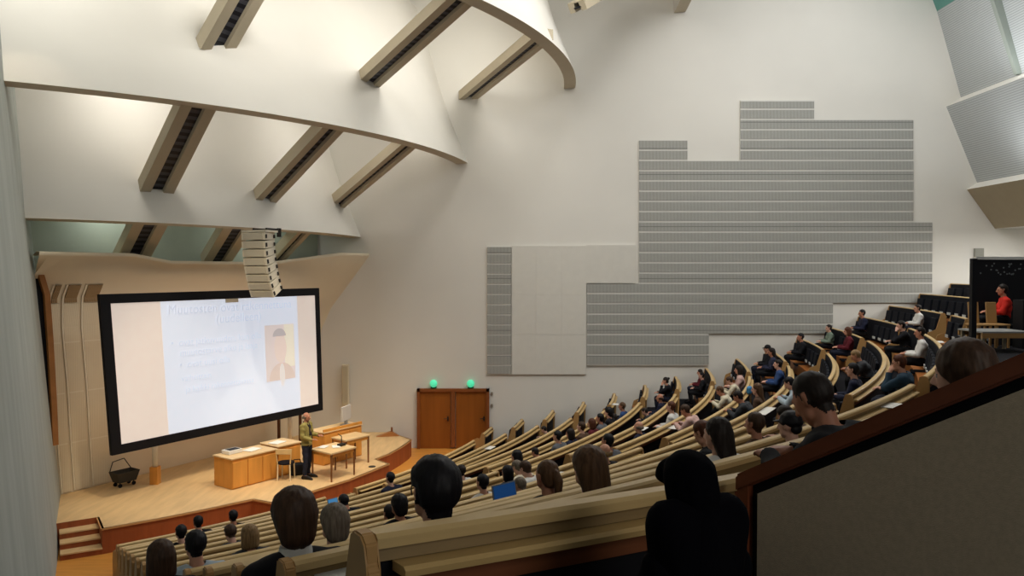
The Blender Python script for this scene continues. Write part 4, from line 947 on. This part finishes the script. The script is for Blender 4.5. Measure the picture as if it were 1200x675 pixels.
def scalp(off, low, blend=5):
    """close-cut hair grown from the scalp of the head itself"""
    D = POSES['sit']; Mi = D['M'].inverted(); bm = bmesh.new(); bm.from_mesh(D['body']); bm.normal_update()
    bmesh.ops.transform(bm, matrix=Mi, verts=bm.verts); bm.normal_update()
    def hairy(q):
        if abs(q.x) > .0795 and -.03 < q.y < .045 and q.z < .045: return False      # ears
        if q.y < -.035: return q.z > .062-(.0 if abs(q.x) < .05 else .02) + (-.035-q.y)*.25
        if q.y < .012: return q.z > .0+(.03 if q.y < -.012 else 0)
        return q.z > low+max(0, (.045-q.y))*1.3
    bmesh.ops.delete(bm, geom=[f for f in bm.faces if not hairy(f.calc_center_median())], context='FACES')
    ring = {v: 0 for v in bm.verts if v.is_boundary}; cur = list(ring); k = 0
    while cur:
        k += 1; nx = []
        for v in cur:
            for e in v.link_edges:
                o = e.other_vert(v)
                if o not in ring: ring[o] = k; nx.append(o)
        cur = nx
    nr = {v: v.normal.copy() for v in bm.verts}
    for v in bm.verts:
        a = math.atan2(v.co.x, v.co.y); v.co += nr[v]*(off*min(1, (ring.get(v, 9)+.6)/blend)*(1+.12*math.sin(a*31+v.co.z*60)))
    me = bpy.data.meshes.new('hair'); bm.to_mesh(me); bm.free()
    for p in me.polygons: p.use_smooth = True
    me.materials.clear(); me.materials.append(None)
    for p in me.polygons: p.material_index = 0
    return me
def hairmesh(style):
    if style in HAIR: return HAIR[style]
    if style in ('crop', 'short'):
        HAIR[style] = scalp(.008 if style == 'crop' else .014, -.085 if style == 'crop' else -.08); return HAIR[style]
    cap = [(V(0, .022, .045), (.086, .092, .085))]
    P = [cap, [(V(0, .03, .035), (.086, .085, .08)), (V(0, .055, -.03), (.074, .055, .06))]]
    if style == 'crop': P = [[(V(0, .024, .056), (.079, .088, .066))], [(V(0, .052, .03), (.074, .058, .055)), (V(0, .064, -.045), (.05, .033, .04))]]
    if style == 'short': P = [[(V(0, .02, .050), (.085, .094, .080))], [(V(0, .045, .03), (.082, .068, .06)), (V(0, .062, -.035), (.062, .042, .05))]]
    if style == 'full': P = [[(V(0, .02, .05), (.096, .102, .095))], [(V(0, .035, .03), (.097, .09, .09)), (V(0, .06, -.055), (.078, .06, .06))]]
    if style == 'bob': P = [[(V(0, .02, .045), (.094, .098, .092))], [(V(0, .035, .02), (.100, .088, .085)), (V(-.055, .03, -.10), (.045, .055, .05)), (V(.055, .03, -.10), (.045, .055, .05)), (V(0, .07, -.09), (.07, .045, .05))]]
    if style == 'long': P = [[(V(0, .02, .045), (.090, .096, .088))], [(V(0, .035, .02), (.094, .085, .08)), (V(0, .075, -.12), (.085, .05, .06))], [(V(0, .075, -.10), (.085, .05, .06)), (V(0, .11, -.30), (.072, .03, .05))]]
    if style == 'ponytail': P = P+[[(V(0, .115, .03), .032), (V(0, .14, -.02), .036)], [(V(0, .14, -.02), .036), (V(0, .12, -.24), .018)]]
    if style == 'bun': P = P+[[(V(0, .12, .06), .042)]]
    if style == 'bald': P = [[(V(-.074, .02, -.005), (.014, .05, .035)), (V(-.05, .085, -.02), (.025, .02, .035))], [(V(.074, .02, -.005), (.014, .05, .035)), (V(.05, .085, -.02), (.025, .02, .035))], [(V(-.05, .085, -.02), (.025, .02, .04)), (V(.05, .085, -.02), (.025, .02, .04))]]
    if style == 'cap': P = [[(V(0, .018, .05), (.092, .098, .082)), (V(0, .018, .03), (.095, .102, .04))], [(V(-.05, -.085, .035), (.02, .02, .008)), (V(.05, -.085, .035), (.02, .02, .008)), (V(0, -.13, .028), (.03, .02, .008))], [(V(0, .06, -.02), (.066, .042, .05))]]
    me = remesh(P, .0075, 2)
    if style not in ('cap', 'bald'):
        for v in me.vertices:
            c = v.co; a = math.atan2(c.x, c.y)
            v.co = c*(1+.007*math.sin(a*17+c.z*25)+.006*math.sin(a*43-c.z*30))
    me.materials.append(None); HAIR[style] = me; return me
def hairmat(k):
    c = HC[k]; return mat('hair_'+k, c, .55, .35, (70, 70, 8), spec=.25)
def topmat(k):
    c = TC[k]
    if k == 'pattern': return mat('cloth_'+k, c, .85, .8, (34, 34, 34), detail=0)
    return mat('cloth_'+k, c, .85, .12, (9, 9, 9))
SK = [mat('skin_a', (206, 152, 126), .5, .05, (9, 9, 9)), mat('skin_b', (188, 130, 104), .5, .05, (9, 9, 9)), mat('skin_c', (216, 168, 146), .5, .05, (9, 9, 9))]
EYE = mat('eye_dark', (40, 30, 28), .3); LIP = mat('lip', (160, 92, 84), .5); SHOE = mat('shoe_black', (22, 20, 20), .5)
TRO = [mat('trousers_navy', (28, 32, 48), .85, .1, (9, 9, 9)), mat('trousers_black', (18, 18, 22), .85), mat('trousers_grey', (58, 58, 62), .85)]
def setm(o, ms):
    for k, m in enumerate(ms): o.material_slots[k].link = 'OBJECT'; o.material_slots[k].material = m
def person(label, pose, loc, rz, hair, hcol, top, skin=0, tro=0, scale=1, group=None, yaw=0):
    D = POSES[pose]; b = bpy.data.objects.new('person', D['body']); C.objects.link(b); b.location = loc; b.rotation_euler = (0, 0, rz); b.scale = (scale,)*3
    tag(b, label, 'person', group); setm(b, [SK[skin], EYE, LIP])
    def kid(nm, me, m, mm=None):
        o = bpy.data.objects.new(nm, me); C.objects.link(o); o.parent = b; setm(o, [m])
        if mm is not None: o.matrix_local = mm
        return o
    if hair: kid('cap' if hair == 'cap' else 'hair', hairmesh(hair), hairmat(hcol), D['M'])
    kid('sweater', D['top'], topmat(top)); kid('trousers', D['trousers'], TRO[tro]); kid('shoes', D['shoes'], SHOE)
    return b
LECT = Vector((-5.0, 20.5, 0))
for n_, (P, loc, a, i) in enumerate(PL):
    px, py, rw, pose, hair, hcol, top, lab, ex = P
    s = ex.get('s', 1.0)
    l2 = loc.copy(); l2.z += .015
    o = person(lab, pose, l2, a-PI/2, hair, hcol, top, n_ % 3, n_ % 3 if n_ % 3 != 2 else 1, ex['scale'], 'listeners in the benches')
    if s != 1.0:
        for k in o.children:
            if k.name.startswith('hair'): k.matrix_local = POSES[pose]['M'] @ Matrix.Scale(s, 4)
    if ex.get('collar'):
        bm = B(); nb = POSES[pose]['nb']; cyl(bm, nb+V(0, 0, -.02), nb+V(0, -.005, .055), .085, .07, 20); k = obj('shirt_collar', bm, topmat('white'), o)
# red shirt behind the work table
p = at_Y(1183, 348, 15.7); person('person in bright red shirt sitting behind the work table', 'sit', (p.x, 15.9, zp), PI/2+PI-.35, 'short', 'd', 'red', 1, 1)
bm = B(); box(bm, (0, -.0, .22), (.42, .42, .42), bev=.02); o = tag(obj('dark_stool', bm, DARK), 'dark box stool under the person in the red shirt', 'stool'); o.location = (p.x+.05, 15.9, zp)
o.rotation_euler = (0, 0, .3)
# lecturer
lp = at_z(361, 561, ZS)+Vector((-.04, .05, 0))
LE = person('lecturer in olive jacket and dark scarf standing on the stage by the table', 'stand', (lp.x, lp.y, ZS), math.radians(78), 'bald', 'g', 'olive', 1, 0)
LE.name = 'person_lecturer'; LE['label'] = 'standing person in olive jacket and dark scarf on the stage by the table'
MH = POSES['stand']['M']
for k in LE.children:
    if k.name.startswith('sweater'): k.name = 'jacket'
nb = POSES['stand']['nb']
me = remesh([[(nb+V(-.05, -.02, .0), .03), (nb+V(.0, .05, .03), .03)], [(nb+V(.05, -.02, .0), .03), (nb+V(.0, .05, .03), .03)], [(nb+V(-.05, -.03, 0), .03), (nb+V(-.03, -.105, -.08), .03)], [(nb+V(.05, -.03, 0), .03), (nb+V(.03, -.105, -.08), .03)],
             [(nb+V(.03, -.105, -.08), .03), (nb+V(.045, -.15, -.45), .028)], [(nb+V(-.03, -.105, -.08), .03), (nb+V(-.05, -.15, -.30), .028)]], .012, 2)
link('scarf', me, mat('scarf_dark', (38, 32, 34), .9), LE)
me = remesh([[(V(-.04, -.092, -.005), .012)], [(V(.04, -.092, -.005), .012)]], .005, 0)
# person in black hooded coat sitting behind the near bench, seen against it
hx, hy = .505, 2.16
bp = person('person in black coat and hood sitting behind the near bench end', 'sit', (hx, hy, LZ+.10), math.radians(-158), None, 'k', 'black', 0, 1)
bp.name = 'person_hooded'; bp.scale = (.66, .85, .92); bp.location.z = LZ+.165
CO = mat('coat_black', (9, 9, 14), .95, .1, spec=.05)
MH = POSES['sit']['M']; T = lambda *q: MH @ V(*q)
me = remesh([[(T(0, .02, .055), (.088, .10, .078)), (T(0, .03, .0), (.092, .10, .06))], [(T(0, -.07, .05), (.075, .035, .05)), (T(0, -.105, .03), (.055, .02, .018))], [(T(0, .03, .0), (.088, .095, .06)), (T(0, .03, -.08), (.085, .09, .05))]], .009, 3)
h_ = link('hood', me, CO, bp); h_.scale = (1.25, 1.05, 1); pass
me = remesh([[(T(0, .04, -.085), (.115, .115, .05)), (V(0, .05, .95), (.15, .12, .06))], [(T(0, .09, -.085), (.10, .06, .05)), (V(0, .10, .90), (.14, .08, .08))]], .01, 3)
link('collar', me, CO, bp)
me = remesh([[(V(0, .03, .97), (.09, .09, .05)), (V(-.155, .04, 1.05), .085), (V(.155, .04, 1.05), .085), (V(0, .03, .80), (.18, .145, .1))],
             [(V(0, .03, .84), (.185, .15, .1)), (V(0, .04, .45), (.21, .20, .1))], [(V(0, .04, .45), (.22, .21, .1)), (V(0, .06, .14), (.25, .24, .12))],
             [(V(-.17, .02, .88), .085), (V(-.22, -.08, .66), .07)], [(V(.17, .02, .88), .085), (V(.22, -.08, .66), .07)],
             [(V(-.22, -.08, .66), .07), (V(-.11, -.25, .68), .055)], [(V(.22, -.08, .66), .07), (V(.11, -.25, .68), .055)],
             [(V(-.1, -.05, .52), .12), (V(-.12, -.38, .50), .09), (V(-.12, -.36, .2), .08)], [(V(.1, -.05, .52), .12), (V(.12, -.38, .50), .09), (V(.12, -.36, .2), .08)]], .014, 4)
link('coat', me, CO, bp)
for k in bp.children:
    if k.name.startswith(('sweater', 'trousers')): k.material_slots[0].material = CO
# ------------------------------------------------------------------ small things on the desks
def ledge_hit(px, py):
    d = ray(px, py); t_ = 1.5; o = Vector((0, 0, CZ)); best = None
    for i in range(NR):
        R = ROW[i]+.075; dx, dy = d.x, d.y; a = dx*dx+dy*dy; b = -2*(CX*dx+CY*dy); c = CX*CX+CY*CY-R*R; D = b*b-4*a*c
        if D < 0: continue
        for sg in (-1, 1):
            tt = (-b+sg*math.sqrt(D))/(2*a)
            if tt < 1 or tt*dy > WY-.2: continue
            p = Vector((dx*tt, dy*tt, ZT[i]-.080)); e = abs(proj(p)[1]-py)
            if best is None or e < best[0]: best = (e, p, math.atan2(p.y-CY, p.x-CX), i)
    return best
for px, py, w, lab in ((573, 517, .42, 'white paper on the bench by the lone person at the wall'), (751, 491, .40, 'white paper on the curved bench below the white shirt'), (790, 492, .5, 'bright white paper on the curved bench right of the white shirt'),
                       (893, 422, .5, 'white paper held flat before the patterned jacket'), (899, 467, .45, 'white paper under the person in light blue'), (1045, 458, .4, 'white papers before the teal sweater'), (1098, 405, .5, 'white paper under the outstretched white sleeves'),
                       (720, 470, .3, 'small white note near the blue jacket'), (655, 553, .3, 'white note beside the brown ponytail'), (416, 668, .30, 'white sheet lying on the broken near bench')):
    e, p, a, i = ledge_hit(px, py); bm = B(); box(bm, (0, .03, .004), (w, .2, .006)); o = tag(obj('paper_sheet', bm, MATS['paper_white']), lab, 'paper'); o.location = p; o.rotation_euler = (0, 0, a-PI/2)
def screen_dev(name, px, py, w, h, lab, tilt, col, e_):
    e, p, a, i = ledge_hit(px, py); t = thing(name, lab, 'laptop' if name == 'laptop' else 'tablet', p, a-PI/2)
    Mx = Matrix.Translation((0, .0, .016)) @ Matrix.Rotation(math.radians(tilt), 4, 'X')
    bm = B(); box(bm, (0, 0, h/2), (w, .012, h)); bmesh.ops.transform(bm, matrix=Mx, verts=bm.verts); l = obj('lid', bm, mat('laptop_edge', (120, 132, 146), .5), t)
    bm = B(); box(bm, (0, .008, h/2), (w-.03, .006, h-.03)); bmesh.ops.transform(bm, matrix=Mx, verts=bm.verts); obj('display', bm, mat(name+'_glow', col, .4, emit=e_), l)
    bm = B(); box(bm, (0, .07, .010), (w, .18, .012)); obj('keyboard_base', bm, METAL, t)
screen_dev('laptop', 593, 592, .36, .24, 'open laptop with plain blue display on a bench beyond the near bench', 12, (30, 74, 130), .35)
screen_dev('tablet', 391, 597, .24, .17, 'small tablet with bright blue display before the dark jacket', 18, (70, 130, 180), .5)
e, p, a, i = ledge_hit(877, 470); bm = B(); box(bm, (0, .02, .095), (.26, .12, .18), bev=.04); o = tag(obj('blue_pouch', bm, mat('pouch_blue', (60, 128, 176), .7)), 'bright blue pouch inside the curve of a bench', 'pouch'); o.location = p; o.rotation_euler = (0, 0, a-PI/2)
# ------------------------------------------------------------------ light
w = bpy.data.worlds.new('world'); sc.world = w; w.use_nodes = True
w.node_tree.nodes['Background'].inputs[0].default_value = (.80, .88, 1, 1); w.node_tree.nodes['Background'].inputs[1].default_value = .10
def area(name, loc, target, size, power, col=(1, 1, 1), sy=None, spread=180):
    l = bpy.data.lights.new(name, 'AREA'); l.energy = power; l.color = col; l.size = size; l.spread = math.radians(spread)
    if sy: l.shape = 'RECTANGLE'; l.size_y = sy
    o = bpy.data.objects.new(name, l); C.objects.link(o); o.location = loc
    o.rotation_euler = (Vector(target)-Vector(loc)).to_track_quat('-Z', 'Y').to_euler(); return o
def gap(n, angs, dr, dz, power, col=(1, .98, .95)):
    """lamps hidden behind lip n lighting the face of shell n+1"""
    x, y, R, z = SH[n]
    for a in angs:
        a = math.radians(a); r = R-dr
        area('cove_lamp', (x+r*math.cos(a), y+r*math.sin(a), z+dz), (x+(r-4)*math.cos(a), y+(r-4)*math.sin(a), z-1.5), 1.2, power, col)
gap(2, (-78, -52, -28, -10), 1.35, 1.5, 62, (1, .95, .88))
gap(1, (-72, -50, -32, -16), 1.35, 1.5, 110, (1, .97, .92))
gap(0, (-62, -46, -30), 1.35, 1.3, 120, (1, .98, .96))
gap(3, (-70, -45, -20), 1.5, .8, 18, (.95, 1, .93))
area('hall_fill', (6, 17, 15.8), (6, 18, 0), 9, 800, (1, .985, .96), 9)  # broad unseen area light added overhead for general brightness
area('hall_fill', (10, 21, 15.8), (9, WY, 7), 6, 200, (.97, .98, 1), 6)  # second unseen overhead light, added and turned to the panelled wall
area('hall_fill', (6.5, -5, 10), (3, 8, 4), 4, 230, (1, .95, .86), 4)  # fill light added behind the camera to lift the parapet fabric
# warm stage spotlights tucked behind the second lip, aimed down at the stage; one added to brighten its back wall
def spot(name, loc, target, power, col, ang, blend=.6, rad=.25):
    l = bpy.data.lights.new(name, 'SPOT'); l.energy = power; l.color = col; l.spot_size = math.radians(ang); l.spot_blend = blend; l.shadow_soft_size = rad
    o = bpy.data.objects.new(name, l); C.objects.link(o); o.location = loc; o.rotation_euler = (Vector(target)-Vector(loc)).to_track_quat('-Z', 'Y').to_euler(); return o
x, y, R, z = SH[1]
for a, tgt, pw in ((-74, (-8.6, 18.2, ZS), 1200), (-74, (-10.4, 18.8, 3.6), 2400), (-58, (-7.5, 20.0, ZS), 1500), (-38, (-5.2, 21.5, ZS), 1500), (-18, (-4.2, 23.5, ZS), 1300)):
    a = math.radians(a); r = R-.65; spot('stage_lamp', (x+r*math.cos(a), y+r*math.sin(a), z+.35), tgt, pw*1.5, (1, .84, .62), 36)
for (x, z, px_) in ((pr[3][0]+.35, pr[3][1]+.10, 0), (pr[5][0]+.4, pr[5][1]+.12, 0)):
    area('step_lamp', (x, 22.5, z), (x+.2, 22.5, z+4), .35, 80, (.96, .98, 1), 6)
area('step_lamp', (17.2, 22, pr[6][1]-.15), (17.0, 22, 3), .6, 420, (1, .98, .96), 6)
